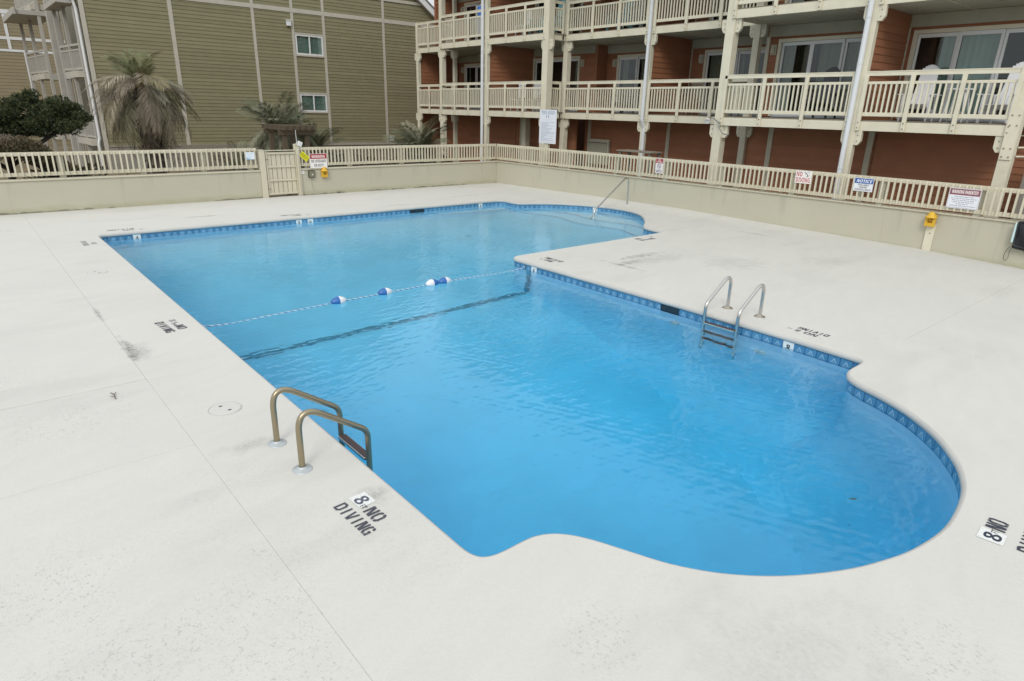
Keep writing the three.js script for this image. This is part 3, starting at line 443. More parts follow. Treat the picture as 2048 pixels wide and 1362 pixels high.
{
  const t = thing('stair_handrail', 'single bent steel handrail at the corner steps of the shallow end', 'handrail', [15.59, 0.02, 12.9]);
  part(t, 'rail', bent([V(15.59, 0.0, 12.93), V(15.57, 0.93, 12.93), V(13.95, 0.0, 12.76), V(13.78, -0.75, 12.74)], 0.025, 0.17, 14), MAT.steel);
  part(t, 'flange', new THREE.LatheGeometry([[0.027, 0.02], [0.05, 0.01], [0.07, 0.006], [0.072, 0]].map((p) => new THREE.Vector2(...p)), 20).translate(15.59, 0.012, -12.93), MAT.white);
}
{ // lane rope with floats at the break of slope
  const t = thing('float_rope', 'thin twisted blue and white rope across the pool', 'rope', [2.05, -0.13, 8.84]);
  const pts = [V(2.04, -0.10, 8.80), V(2.4, -0.149, 8.83), V(3.1, -0.146, 8.86), V(4.1, -0.140, 8.905), V(5.0, -0.14, 8.94), V(5.95, -0.14, 8.97), V(6.6, -0.142, 8.97), V(7.2, -0.153, 8.955), V(7.6, -0.153, 8.94), V(7.92, -0.11, 8.92)], curve = new THREE.CatmullRomCurve3(pts);
  const wm = std(0.55, 0.62, 0.66, 0.8), bm = std(0.05, 0.16, 0.36, 0.8);
  const strand = (phase, m) => { const q = []; for (let i = 0; i <= 520; i++) { const u = i / 520, c = curve.getPointAt(u), a = u * Math.PI * 2 * 60 + phase; q.push(new THREE.Vector3(c.x, c.y + 0.0045 * Math.cos(a), c.z + 0.0045 * Math.sin(a))); } part(t, 'strand', new THREE.TubeGeometry(new THREE.CatmullRomCurve3(q), 900, 0.0058, 5), m); };
  strand(0, wm); strand(2.1, wm); strand(4.2, bm);
  part(t, 'rope_anchor', [cyl(2.04, -0.13, -0.07, 8.80, 0.02), cyl(7.915, -0.13, -0.08, 8.92, 0.02)], MAT.steel);
  const half = (s) => new THREE.LatheGeometry(Array.from({ length: 13 }, (_, i) => { const a = i / 12; return new THREE.Vector2(lerp(0.074, 0.020, Math.pow(a, 2.2)), a * 0.125); }).concat([new THREE.Vector2(0, 0.126)]), 24).rotateZ(-s * Math.PI / 2);
  const blue = std(0.03, 0.14, 0.40, 0.35), white = std(0.76, 0.77, 0.78, 0.35);
  [[4.11, 1, 'blue and white float at the left end of the rope floats'], [4.93, 1, 'blue and white float second from the left on the rope'], [5.86, -1, 'white and blue float third on the rope, touching the last float'], [6.115, 1, 'blue and white float at the right end of the rope floats']].forEach(([x, s, label]) => {
    const u = (x - 2.04) / 5.88, c = curve.getPointAt(clamp(u, 0, 1)), f = thing('rope_float', label, 'float', [c.x, c.y, -c.z], 'floats on the pool rope');
    const l = half(-1).translate(c.x, c.y + 0.012, c.z), r = half(1).translate(c.x, c.y + 0.012, c.z);
    part(f, 'blue_half', s > 0 ? l : r, blue); part(f, 'white_half', s > 0 ? r : l, white);
  });
}
for (const [x, Z, label] of [[1.495, 5.85, 'round white skimmer lid with two holes near the close ladder'], [1.48, 12.32, 'round white skimmer lid with two holes near the far left corner']]) {
  const t = thing('skimmer_lid', label, 'lid', [x, 0, Z]); part(t, 'lid_plate', new THREE.LatheGeometry([[0, 0.005], [0.125, 0.005], [0.136, 0.004], [0.139, 0.0]].map((p) => new THREE.Vector2(...p)), 36).translate(x, 0.0015, -Z), std(0.575, 0.565, 0.53, 0.75));
  part(t, 'lid_ring', new THREE.TorusGeometry(0.146, 0.004, 5, 40).rotateX(Math.PI / 2).translate(x, 0.0005, -Z), std(0.52, 0.51, 0.475, 0.8));
  for (const d of [-0.062, 0.062]) part(t, 'finger_hole', new THREE.CircleGeometry(0.017, 4).scale(1.25, 0.8, 1).rotateX(-Math.PI / 2).translate(x + d * 0.35, 0.0085, -Z + d), MAT.dark);
}
// block letters in separate strokes, as a stencil leaves them
const STENCIL = { D: [[[0.1, 0], [0.1, 1]], [[0.3, 0.07], [0.68, 0.07], [0.9, 0.24], [0.9, 0.76], [0.68, 0.93], [0.3, 0.93]]], I: [[[0.5, 0], [0.5, 1]]], V: [[[0.08, 0], [0.42, 1]], [[0.92, 0], [0.58, 1]]], N: [[[0.1, 0], [0.1, 1]], [[0.27, 0.02], [0.73, 0.98]], [[0.9, 0], [0.9, 1]]],
  G: [[[0.45, 0.07], [0.28, 0.07], [0.1, 0.24], [0.1, 0.76], [0.28, 0.93], [0.45, 0.93]], [[0.6, 0.07], [0.78, 0.09], [0.9, 0.26]], [[0.6, 0.93], [0.88, 0.93], [0.88, 0.56], [0.6, 0.56]]], O: [[[0.42, 0.06], [0.24, 0.08], [0.1, 0.25], [0.1, 0.75], [0.24, 0.92], [0.42, 0.94]], [[0.58, 0.06], [0.76, 0.08], [0.9, 0.25], [0.9, 0.75], [0.76, 0.92], [0.58, 0.94]]] };
// stencilled lettering on the deck: up is the way its tops point (x, Z)
function lettering(label, c, up, w, h, rows, wear, patch) {
  const tex = canvasTexture(Math.round(620 * w / h), 620, (k, W, H) => {
    if (patch) { k.fillStyle = 'rgba(226,228,226,0.95)'; k.fillRect(patch[0] * W, patch[1] * H, patch[2] * W, patch[3] * H); }
    for (const [text, x, y, tw, size, col] of rows) {
      k.fillStyle = col || '#454752'; k.font = `bold ${size * H}px sans-serif`; k.textBaseline = 'middle'; k.textAlign = 'left'; const m = k.measureText(text).width;
      if (/^(NO|DIVING)$/.test(text)) { const n = text.length, cw = tw * W / n * 0.80, ch = size * H * 0.82; k.strokeStyle = k.fillStyle; k.lineWidth = Math.min(cw * 0.30, ch * 0.20); k.lineJoin = 'miter'; for (let q = 0; q < n; q++) for (const line of STENCIL[text[q]]) { k.beginPath(); line.forEach(([a, b], i) => { const X = x * W + tw * W / n * (q + 0.1) + a * cw, Y = y * H - ch / 2 + b * ch; i ? k.lineTo(X, Y) : k.moveTo(X, Y); }); k.stroke(); } continue; }
      k.save(); k.translate(x * W, y * H); k.scale(tw * W / m, 1); k.fillText(text, 0, 0); k.restore();
      k.globalCompositeOperation = 'destination-out'; k.fillRect(x * W, (y - 0.012) * H, 0, 0); k.globalCompositeOperation = 'source-over';
    }
    k.globalCompositeOperation = 'destination-out'; // stencil bridges and worn paint
    for (const [text, x, y, tw, size] of []) if (text !== '8' && text.length > 1) for (let i = 0; i < text.length; i++) if (/[DONG]/.test(text[i])) { const u = (x + tw * (i + 0.5) / text.length) * W; k.fillRect(u - W * 0.008, (y - size * 0.5) * H, W * 0.016, size * 0.22 * H); k.fillRect(u - W * 0.008, (y + size * 0.26) * H, W * 0.016, size * 0.22 * H); }
    for (let i = 0; i < 900 * wear; i++) { k.globalAlpha = rr(0.3, 1); k.beginPath(); k.ellipse(rnd() * W, rnd() * H, rr(2, 9), rr(1, 5), rr(0, 3), 0, 7); k.fill(); }
  });
  const g = new THREE.PlaneGeometry(w, h).rotateX(-Math.PI / 2).rotateY(-Math.atan2(up[0], up[1])); g.translate(c[0], 0.0042, -c[1]);
  const m = new THREE.MeshStandardMaterial({ map: tex, transparent: true, roughness: 0.8 }), o = shade(new THREE.Mesh(g.translate(-c[0], 0, c[1]), m)); o.position.set(c[0], 0, -c[1]); o.name = numbered('depth_lettering'); tag(o, label, 'lettering'); scene.add(o);
}
const two = (a) => [...a, ['DIVING', 0.02, 0.77, 0.94, 0.42]];
lettering('8 FT NO DIVING stencil on the deck in front of the near ladder', [1.725, 3.555], [1, 0.05], 0.50, 0.29, [['8', 0.08, 0.27, 0.20, 0.50, '#5a5e6c'], ['FT', 0.29, 0.38, 0.10, 0.2], ['NO', 0.42, 0.33, 0.36, 0.42], ['DIVING', 0.06, 0.79, 0.88, 0.40]], 0.9, [0.02, 0.02, 0.32, 0.46]);
lettering('worn 5 FT NO DIVING stencil on the left deck by the rope', [1.735, 8.66], [1, 0.06], 0.66, 0.30, [['8', 0.04, 0.27, 0.15, 0.36, '#9a9a98'], ['5', 0.24, 0.30, 0.10, 0.34, '#8a8a8c'], ['FT', 0.36, 0.38, 0.10, 0.18], ['NO', 0.47, 0.27, 0.30, 0.42], ['DIVING', 0.06, 0.79, 0.78, 0.42]], 1.0);
lettering('8 FT NO DIVING stencil at the bottom right edge of the picture', [5.16, 0.585], [-0.08, 1], 0.54, 0.36, [['8', 0.06, 0.26, 0.20, 0.40, '#2c3242'], ['FT', 0.255, 0.26, 0.09, 0.17], ['NO', 0.36, 0.24, 0.30, 0.40, '#343846'], ['DIVING', 0.06, 0.80, 0.90, 0.36, '#343846']], 0.45, [0.02, 0.03, 0.29, 0.42]);
lettering('NO 8 FT DIVING stencil on the right deck beside the far ladder', [8.265, 3.63], [-1, 0.06], 0.60, 0.26, [['NO', 0.16, 0.26, 0.32, 0.42], ['8', 0.56, 0.26, 0.13, 0.40, '#77787a'], ['FT', 0.76, 0.28, 0.12, 0.2, '#99999a'], ['DIVING', 0.02, 0.76, 0.72, 0.44]], 1.1);
lettering('worn NO DIVING stencil at the inner corner of the deck', [8.385, 8.75], [-1, 0], 0.62, 0.30, [['NO', 0.24, 0.27, 0.34, 0.42], ['5', 0.68, 0.25, 0.1, 0.34, '#8a8a8c'], ['DIVING', 0.06, 0.76, 0.74, 0.44]], 1.2);
lettering('worn NO DIVING stencil beside the steps of the shallow end', [11.8, 9.10], [0, 1], 0.78, 0.32, [['NO', 0.06, 0.27, 0.24, 0.40, '#6d6d70'], ['3', 0.72, 0.25, 0.10, 0.34, '#9a9a9a'], ['DIVING', 0.04, 0.76, 0.62, 0.40, '#606066']], 1.4);
lettering('faded NO DIVING stencil behind the far edge below the gate', [6.5, 16.3], [0, -1], 0.82, 0.34, [['3', 0.06, 0.28, 0.12, 0.36, '#a5a5a3'], ['NO', 0.35, 0.27, 0.26, 0.36, '#77777a'], ['DIVING', 0.30, 0.76, 0.62, 0.38, '#6c6c70']], 1.6);
lettering('faded NO DIVING stencil behind the far left corner of the pool', [2.62, 16.28], [0, -1], 0.84, 0.34, [['4', 0.06, 0.28, 0.12, 0.36, '#a5a5a3'], ['NO', 0.3, 0.27, 0.26, 0.36, '#77777a'], ['DIVING', 0.26, 0.76, 0.62, 0.38, '#6c6c70']], 1.6);
lettering('very faint stencil left of the far left pool corner', [1.78, 15.05], [1, 0], 0.66, 0.28, [['NO', 0.4, 0.27, 0.3, 0.40, '#a9a9a7'], ['DIVING', 0.06, 0.79, 0.78, 0.42, '#98989a']], 2.0);
{
  const tw = std(0.10, 0.075, 0.05, 0.9), t = thing('twig', 'tiny forked dead twig lying on the left deck', 'twig', [0.75, 0.004, 6.8]);
  part(t, 'stem', [tube([V(0.745, 0.006, 6.68), V(0.75, 0.012, 6.78), V(0.735, 0.008, 6.86)], 0.004, 8, 5), tube([V(0.75, 0.012, 6.775), V(0.775, 0.010, 6.84)], 0.003, 5, 5), tube([V(0.745, 0.01, 6.73), V(0.715, 0.008, 6.77)], 0.0025, 5, 5)], tw);
  const leaf = (label, x, y, Z, s, turn, c) => { const sh = new THREE.Shape(); sh.moveTo(0, -s); sh.quadraticCurveTo(s * 0.5, 0, 0, s); sh.quadraticCurveTo(-s * 0.5, 0, 0, -s); const g = new THREE.ShapeGeometry(sh, 6), p = g.attributes.position; for (let i = 0; i < p.count; i++) p.setZ(i, 0.25 * Math.abs(p.getX(i)) + 0.9 * p.getY(i) * p.getY(i)); g.computeVertexNormals(); const o = shade(new THREE.Mesh(g.rotateX(-Math.PI / 2).rotateY(turn), std(...c, 0.7))); o.position.set(x, y, -Z); o.name = numbered('fallen_leaf'); tag(o, label, 'leaf'); scene.add(o); };
  leaf('small dark green leaf afloat near the right curve of the pool', 4.93, WATER + 0.003, 1.55, 0.042, 0.9, [0.05, 0.07, 0.02]);
  leaf('tiny dark speck of leaf afloat low in the near bulge', 4.55, WATER + 0.003, 1.42, 0.014, 0.3, [0.03, 0.03, 0.03]);
  leaf('tiny dark leaf afloat near the back of the pool', 9.0, WATER + 0.003, 12.2, 0.07, 1.2, [0.04, 0.05, 0.03]);
  const weeds = [[9.52, 0.10, 30], [10.97, 0.035, 14], [11.47, 0.05, 16], [8.28, 0.04, 10], [3.0, 0.05, 14], [2.55, 0.03, 8], [0.95, 0.03, 8], [15.95, 0.03, 8]], gs = [];
  for (const [x, s, n] of weeds) for (let i = 0; i < n; i++) { const g = new THREE.ConeGeometry(0.004, s * rr(0.6, 1.4), 3).translate(0, s * 0.4, 0).rotateZ(rr(-1.1, 1.1)).rotateY(rr(0, 6)).translate(x + rr(-1, 1) * s * 1.4, 0.0, -19.88); gs.push(g); }
  const w = shade(new THREE.Mesh(merge(gs), std(0.06, 0.07, 0.03, 0.9))); w.name = 'wall_weeds'; w.userData = { kind: 'stuff', label: 'small dark weeds along the foot of the back wall', category: 'weeds' }; scene.add(w);
}

// ---------------------------------------------------------------- the red-sided apartment building with stepped balconies, right
const apt = thing('apartment_building', 'terracotta sided apartment building with cream balconies along the right', 'building', [19, -0.3, 14]);
const FL = [2.65, 5.40], ROOF = 8.15;
// X front of the rails, Z from/to, bx back wall, door: [from, to] along Z, panels, rp: rail post spots
const BAYS = [
  { X: 18.6, z0: 0.2, z1: 3.85, bx: 20.9, door: [1.2, 3.0], n: 2 },
  { X: 17.05, z0: 4.05, z1: 7.22, bx: 19.15, door: [4.25, 7.02], n: 3, cur: [0, 1.0, -0.4], sheer: 1 },
  { X: 17.05, z0: 7.38, z1: 11.0, bx: 19.15, door: [7.9, 10.62], n: 3, cur: [1.0, -0.85, 0.38] },
  { X: 18.6, z0: 11.1, z1: 14.93, bx: 20.9, door: [11.9, 14.3], n: 2, cur: [0.1, 0.35] },
  { X: 18.6, z0: 15.1, z1: 18.98, bx: 20.9, door: [16.5, 18.3], n: 2, cur: [0.0, 0.3] },
  { X: 17.7, z0: 19.15, z1: 22.62, bx: 20.3, door: [19.95, 22.6], n: 3, cur: [0.1, 0.0, 0.0] },
  { X: 17.7, z0: 22.85, z1: 26.05, bx: 20.3, door: [23.4, 25.2], n: 2, cur: [0.1, 0.1] },
  { X: 18.45, z0: 26.15, z1: 29.15, bx: 20.9, door: [26.8, 28.5], n: 2, cur: [0.1, 0.1] },
];
const courses = (y0, y1, h = 0.165) => { const n = Math.max(1, Math.round((y1 - y0) / h)); return Array.from({ length: n }, (_, i) => [lerp(y0, y1, i / n), lerp(y0, y1, (i + 1) / n)]); };
let redCount = 0; const redRest = new Map();
const redBoards = (parent, list) => { for (const g of list) { const m = pick(MAT.red); if (redCount++ < 300) part(parent, 'siding_board', g, m); else { const k = parent.uuid + m.uuid; (redRest.get(k) || redRest.set(k, [parent, m, []]).get(k))[2].push(g); } } };
const rail_m = MAT.cream;
function railing(parent, name, runs) { // runs: [along, at, a0, a1, floor, posts]
  const r = part(parent, name, runs.flatMap(([along, at, a0, a1, y]) => {
    const b = (u0, u1, y0, y1, d0, d1) => (along === 'z' ? bx(at + d0, at + d1, y0, y1, u0, u1) : bx(u0, u1, y0, y1, at + d0, at + d1));
    return [b(a0, a1, y + 0.985, y + 1.065, -0.005, 0.035), b(a0, a1, y + 1.066, y + 1.088, -0.012, 0.07)];
  }), rail_m);
  for (const [along, at, a0, a1, y, posts, gap = 0.118] of runs) {
    const b = (u0, u1, y0, y1, d0, d1) => (along === 'z' ? bx(at + d0, at + d1, y0, y1, u0, u1) : bx(u0, u1, y0, y1, at + d0, at + d1));
    const f = (u0, u1, y0, y1, d0, d1) => (along === 'z' ? rb(at + d0, at + d1, y0, y1, u0, u1, 0.006) : rb(u0, u1, y0, y1, at + d0, at + d1, 0.006));
    part(r, 'middle_rail', f(a0, a1, y + 0.80, y + 0.862, 0.0, 0.045), rail_m); part(r, 'bottom_rail', f(a0, a1, y + 0.085, y + 0.175, 0.0, 0.045), rail_m);
    const cuts = [a0, ...posts, a1], P = [];
    for (let i = 0; i + 1 < cuts.length; i++) { const s = cuts[i] + 0.05, e = cuts[i + 1] - 0.05, n = Math.max(1, Math.round((e - s) / gap)); for (let k = 0; k < n; k++) { const u = lerp(s, e, (k + 0.5) / n); P.push(b(u - 0.019, u + 0.019, y + 0.174, y + 0.802, 0.004, 0.040)); } }
    pieces(r, 'picket', P, rail_m);
    for (const u of posts) { part(r, 'rail_post', f(u - 0.046, u + 0.046, y - 0.245, y + 0.984, -0.055, -0.003), rail_m); part(r, 'bolt', [-0.06, -0.18].map((d) => { const g = new THREE.CylinderGeometry(0.016, 0.016, 0.012, 8); along === 'z' ? g.rotateZ(Math.PI / 2).translate(at - 0.06, y + d, -u) : g.rotateX(Math.PI / 2).translate(u, y + d, -(at - 0.06)); return g; }), rnd() < 0.35 ? MAT.rust : MAT.bolt); }
  }
  return r;
}
function slider(parent, x, z0, z1, y0, y1, n, cur, sheer, deep) { // sliding door in a wall x = const that faces -x
  const d = part(parent, 'sliding_door', [rb(x - 0.05, x + 0.03, y1, y1 + 0.09, z0 - 0.09, z1 + 0.09, 0.006), rb(x - 0.05, x + 0.03, y0, y1 - 0.001, z0 - 0.09, z0, 0.006), rb(x - 0.05, x + 0.03, y0, y1 - 0.001, z1, z1 + 0.09, 0.006)], MAT.cream);
  const w = (z1 - z0) / n, fr = 0.065;
  for (let i = 0; i < n; i++) {
    const a = z0 + i * w, b = a + w, o = i % 2 ? 0.0 : 0.035;
    const q = part(d, 'door_panel', [bx(x + o, x + o + 0.032, y0 + 0.03, y0 + 0.13, a + 0.003, b - 0.003), bx(x + o, x + o + 0.032, y1 - 0.09, y1 - 0.003, a + 0.003, b - 0.003), bx(x + o, x + o + 0.032, y0 + 0.131, y1 - 0.091, a + 0.003, a + fr), bx(x + o, x + o + 0.032, y0 + 0.131, y1 - 0.091, b - fr, b - 0.003)], MAT.vinyl);
    part(d, 'pane', bx(x + o + 0.012, x + o + 0.016, y0 + 0.128, y1 - 0.088, a + fr - 0.004, b - fr + 0.004), MAT.glass);
  }
  for (let i = 0; i < n; i++) if (cur && Math.abs(cur[i]) > 0.03) { // hanging curtains drawn part of the way
    const cw = (w - 0.08) * Math.abs(cur[i]), c0 = cur[i] < 0 ? z0 + i * w + 0.04 : z0 + (i + 1) * w - 0.04 - cw, c1 = c0 + cw, g = new THREE.PlaneGeometry(c1 - c0, y1 - y0 - 0.06, Math.max(8, Math.round((c1 - c0) * 40)), 1).rotateY(-Math.PI / 2).translate(x + 0.20, (y0 + y1) / 2, -(c0 + c1) / 2), p = g.attributes.position;
    for (let k = 0; k < p.count; k++) p.setX(k, p.getX(k) + 0.022 * Math.sin(p.getZ(k) * 46) + 0.01 * Math.sin(p.getZ(k) * 17 + i)); g.computeVertexNormals(); part(d, 'curtain', g, sheer ? MAT.sheer : MAT.curtain);
  }
  part(d, 'threshold', [rb(x - 0.06, x + 0.06, y0 - 0.02, y0 + 0.028, z0, z1, 0.004)], MAT.zinc);
}
BAYS.forEach((B, bi) => {
  const { X, z0, z1, bx: W, door } = B, mid = (z0 + z1) / 2;
  FL.forEach((y, li) => {
    const top = li ? ROOF - 0.25 : FL[1] - 0.25; // underside above
    // floor slab, front beam, soffit
    part(apt, 'balcony_floor', [bx(X + 0.06, W + 0.02, y - 0.05, y - 0.002, z0 - 0.1, z1 + 0.1)], MAT.greyWood);
    part(apt, 'balcony_beam', [rb(X + 0.0, X + 0.055, y - 0.25, y - 0.035, z0 - 0.06, z1 + 0.06, 0.006)], MAT.cream);
    part(apt, 'soffit', [bx(X + 0.06, W, y - 0.245, y - 0.225, z0 - 0.1, z1 + 0.1)], MAT.soffit);
    for (let z = z0 + 0.6; z < z1 - 0.3; z += 1.22) part(apt, 'soffit_batten', [bx(X + 0.07, W - 0.02, y - 0.258, y - 0.246, z - 0.022, z + 0.022)], MAT.creamDull);
    // back wall with its door
    if (bi) {
      const wall = part(apt, 'siding_wall', [bx(W + 0.001, W + 0.05, y, top, z0 - 0.1, door[0] - 0.09), bx(W + 0.001, W + 0.05, y, top, door[1] + 0.09, z1 + 0.1), bx(W + 0.001, W + 0.05, y + 2.14, top, door[0] - 0.09, door[1] + 0.09)], MAT.red[1]), L = [];
      for (const [a, b] of courses(y + 0.02, top - 0.30)) { if (b <= y + 2.16) { L.push(board('z', W, z0 - 0.1, door[0] - 0.10, a, b), board('z', W, door[1] + 0.10, z1 - 0.02, a, b)); } else L.push(board('z', W, z0 - 0.1, z1 - 0.02, Math.max(a, y + 2.145), b)); }
      redBoards(wall, L);
      part(apt, 'frieze_board', [rb(W - 0.03, W, top - 0.29, top - 0.001, z0 - 0.1, z1 + 0.05, 0.004)], MAT.soffit); part(apt, 'corner_trim', [rb(W - 0.032, W, y, top - 0.292, z1 - 0.015, z1 + 0.10, 0.004)], MAT.creamDull);
      slider(apt, W, door[0], door[1], y + 0.03, y + 2.05, B.n, B.cur, B.sheer);
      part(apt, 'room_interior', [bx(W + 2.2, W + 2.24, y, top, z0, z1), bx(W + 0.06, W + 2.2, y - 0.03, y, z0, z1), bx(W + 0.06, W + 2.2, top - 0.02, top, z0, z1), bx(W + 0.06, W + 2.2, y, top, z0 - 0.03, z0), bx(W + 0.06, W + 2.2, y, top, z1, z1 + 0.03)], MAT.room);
      { const lz = door[1] + 0.22 < z1 - 0.12 ? door[1] + 0.22 : door[0] - 0.24; part(apt, 'wall_light', [rb(W - 0.05, W - 0.012, y + 1.72, y + 2.0, lz - 0.09, lz + 0.09, 0.008), rb(W - 0.12, W - 0.051, y + 1.76, y + 1.94, lz - 0.055, lz + 0.055, 0.015)], MAT.creamDull); }
    }
    // railing along the front
    const n = Math.max(2, Math.round((z1 - z0) / 1.12)), posts = []; for (let i = 0; i <= n; i++) posts.push(lerp(z0 + 0.06, z1 - 0.06, i / n));
    if (bi) railing(apt, 'balcony_railing', [['z', X, z0, z1, y, posts]]);
  });
  // ground floor wall set back
  const G = W - (bi === 1 || bi === 2 ? 0.5 : 0.9);
  if (bi) {
    const wall = part(apt, 'siding_wall', [bx(G + 0.001, G + 0.1, -0.3, FL[0] - 0.25, z0 - 0.1, z1 + 0.1)], MAT.red[2]); redBoards(wall, courses(0.6, 2.36).map(([a, b]) => board('z', G, z0 - 0.1, z1 + 0.1, a, b)));
    redBoards(wall, courses(-0.3, 0.6, 0.3).map(([a, b]) => board('z', G, z0 - 0.1, z1 + 0.1, a, b)));
  }
});
{ // trims on the ground floor wall
  for (const [x, z] of [[18.65, 7.43], [18.65, 10.25], [20.0, 14.94], [20.0, 18.83], [19.4, 22.35], [20.0, 26.3]]) part(apt, 'corner_trim', [rb(x - 0.04, x - 0.002, -0.3, 2.36, z - 0.075, z + 0.075, 0.004)], MAT.creamDull);
  const c = part(apt, 'meter_cabinet', [rb(19.86, 19.975, 0.7, 1.66, 17.66, 18.78, 0.012)], MAT.creamDull); part(c, 'cabinet_door', [rb(19.835, 19.858, 0.7, 1.50, 17.73, 18.71, 0.006)], MAT.soffit); part(c, 'cabinet_slot', [bx(19.84, 19.856, 1.518, 1.535, 17.73, 18.71)], MAT.dark);
  // party walls between neighbours, sided in red, with the step walls
  for (let [Z, x0, x1] of [[7.30, 17.12, 19.15], [15.02, 18.66, 20.9], [22.74, 17.76, 20.3], [19.0, 20.3, 20.9], [26.1, 20.3, 20.9], [29.15, 18.6, 20.9]]) FL.forEach((y, li) => {
    if (li && Z > 26 && Z < 29) return; if (li && Z > 29) x0 = 19.5;
    const top = (li ? ROOF : FL[1]) - 0.25, w = part(apt, 'party_wall', [bx(x0, x1, y, top, Z - 0.05, Z + 0.05)], MAT.red[0]);
    redBoards(w, courses(y, top).flatMap(([a, b]) => [board('x', Z - 0.05, x0, x1 - 0.03, a, b, -1)]));
  });
  for (const [Z, x0, x1] of [[11.05, 19.2, 20.9], [29.26, 18.5, 26], [3.95, 19.2, 20.9]]) part(apt, 'side_wall', [bx(x0, x1, -0.3, Z > 29 ? 5.3 : ROOF, Z - 0.04, Z + 0.04)], MAT.red[1]);
  // railings that close the ends of the forward balconies
  for (const y of FL) { railing(apt, 'end_railing', [['x', 19.13, 17.86, 18.58, y, [18.5], 0.115]]); part(apt, 'balcony_beam', [rb(17.8, 18.6, y - 0.25, y - 0.035, 19.075, 19.13, 0.006)], MAT.cream); }
  // timber posts with their bracket blocks and bolts
  const post = (x, z, w, y1 = ROOF - 0.25, m = MAT.cream, sides = [-1, 1], blocks = true) => {
    const p = part(apt, 'post', [rb(x - w / 2, x + w / 2, -0.3, y1, z - w / 2, z + w / 2, 0.01)], m);
    if (blocks) for (const y of FL) for (const s of sides) {
      const sh = new THREE.Shape(); sh.moveTo(0, 0); sh.lineTo(0.15, 0); sh.lineTo(0.15, -0.24); sh.lineTo(0.09, -0.33); sh.lineTo(0, -0.33);
      const g = metric(new THREE.ExtrudeGeometry(sh, { depth: 0.09, bevelEnabled: true, bevelSize: 0.004, bevelThickness: 0.004, bevelSegments: 1 })).rotateY(s > 0 ? Math.PI / 2 : -Math.PI / 2).translate(x + (s > 0 ? -0.045 : 0.045) - 0.02, y - 0.252, -(z + s * (w / 2 + 0.003)));
      const b = part(p, 'bracket_block', g, m); part(b, 'bolt', [-0.1, -0.24].map((d) => new THREE.CylinderGeometry(0.014, 0.014, 0.01, 8).rotateZ(Math.PI / 2).translate(x - 0.078, y - 0.252 + d, -(z + s * (w / 2 + 0.07)))), MAT.bolt);
    }
    return p;
  };
  post(17.12, 7.28, 0.17); post(17.18, 11.05, 0.27, ROOF - 0.25, MAT.cream, [-1, 1]); post(18.62, 11.1, 0.20, ROOF - 0.25, MAT.creamDull, [-1, 1]); post(18.66, 15.02, 0.16); post(17.82, 19.15, 0.30); post(18.74, 19.05, 0.22); post(17.76, 22.74, 0.17); post(17.84, 26.1, 0.22); post(18.55, 26.15, 0.16, ROOF - 0.25, MAT.creamDull); post(18.5, 29.15, 0.17, 6.5);
  post(18.9, 21.5, 0.26, 2.4, MAT.creamDull, [], false); post(19.3, 19.7, 0.16, 2.4, MAT.creamDull, [], false); post(19.7, 24.4, 0.24, 2.4, MAT.creamDull, [1]);
  const e = post(17.14, 4.03, 0.24, ROOF - 0.25, MAT.cream, [1]); const pl = part(e, 'splice_plate', [rb(16.99, 17.018, 1.93, 3.0, 3.92, 4.14, 0.006)], MAT.cream);
  part(pl, 'bolt', [1.99, 2.16, 2.62, 2.82].flatMap((y) => [3.97, 4.09].map((z) => new THREE.CylinderGeometry(0.017, 0.017, 0.014, 8).rotateZ(Math.PI / 2).translate(16.985, y, -z))), MAT.bolt);
  part(apt, 'service_panel', [bx(17.9, 17.95, -0.3, 2.1, 2.2, 3.82)], MAT.concrete);
  part(apt, 'conduit', [tube([V(17.2, 2.18, 3.9), V(17.6, 2.2, 3.5), V(17.8, 2.2, 2.6)], 0.02, 8, 6), tube([V(17.2, 2.0, 3.9), V(17.6, 2.0, 3.6), V(17.8, 2.0, 2.6)], 0.02, 8, 6)], MAT.cream);
  // white rainwater pipes
  for (const [x, z, jog] of [[16.97, 7.36, 0], [18.5, 15.0, 1], [17.58, 22.84, 0]]) {
    const pts = jog ? [V(x, ROOF - 0.3, z), V(x, 2.42, z), V(x + 0.12, 2.18, z - 0.02), V(x + 0.12, 0, z - 0.02)] : [V(x, ROOF - 0.3, z), V(x, 4.6, z), V(x, 2.0, z), V(x, -0.2, z)];
    const pipe = part(apt, 'downspout', jog ? bent(pts, 0.062, 0.12, 14) : tube(pts, 0.062, 6, 14), std(0.66, 0.685, 0.70, 0.4)); for (const y of [1.5, 3.9, 4.9, 6.8]) part(pipe, 'pipe_strap', new THREE.TorusGeometry(0.064, 0.008, 6, 20).rotateX(Math.PI / 2).translate(x + (jog && y < 2 ? 0.12 : 0), y, -(z - (jog && y < 2 ? 0.02 : 0))), MAT.white);
  }
  // roof over the upper balconies
  part(apt, 'roof', [bx(17.0, 27, ROOF, ROOF + 0.3, 0, 26.2), bx(19.5, 27, ROOF, ROOF + 0.3, 26.2, 29.3), bx(16.9, 17.0, ROOF - 0.25, ROOF + 0.3, 4, 11.1)], MAT.soffit); part(apt, 'roof_beam', BAYS.slice(0, 7).map((B) => bx(B.X, B.X + 0.06, ROOF - 0.25, ROOF - 0.001, B.z0 - 0.06, B.z1 + 0.06)), MAT.cream);
  part(apt, 'back_mass', [bx(26.9, 27, -0.3, ROOF, 0, 29.2)], MAT.red[0]);
  for (const [k, [parent, m, list]] of redRest) part(parent, 'siding_board', list, m, { kind: 'stuff' });
}
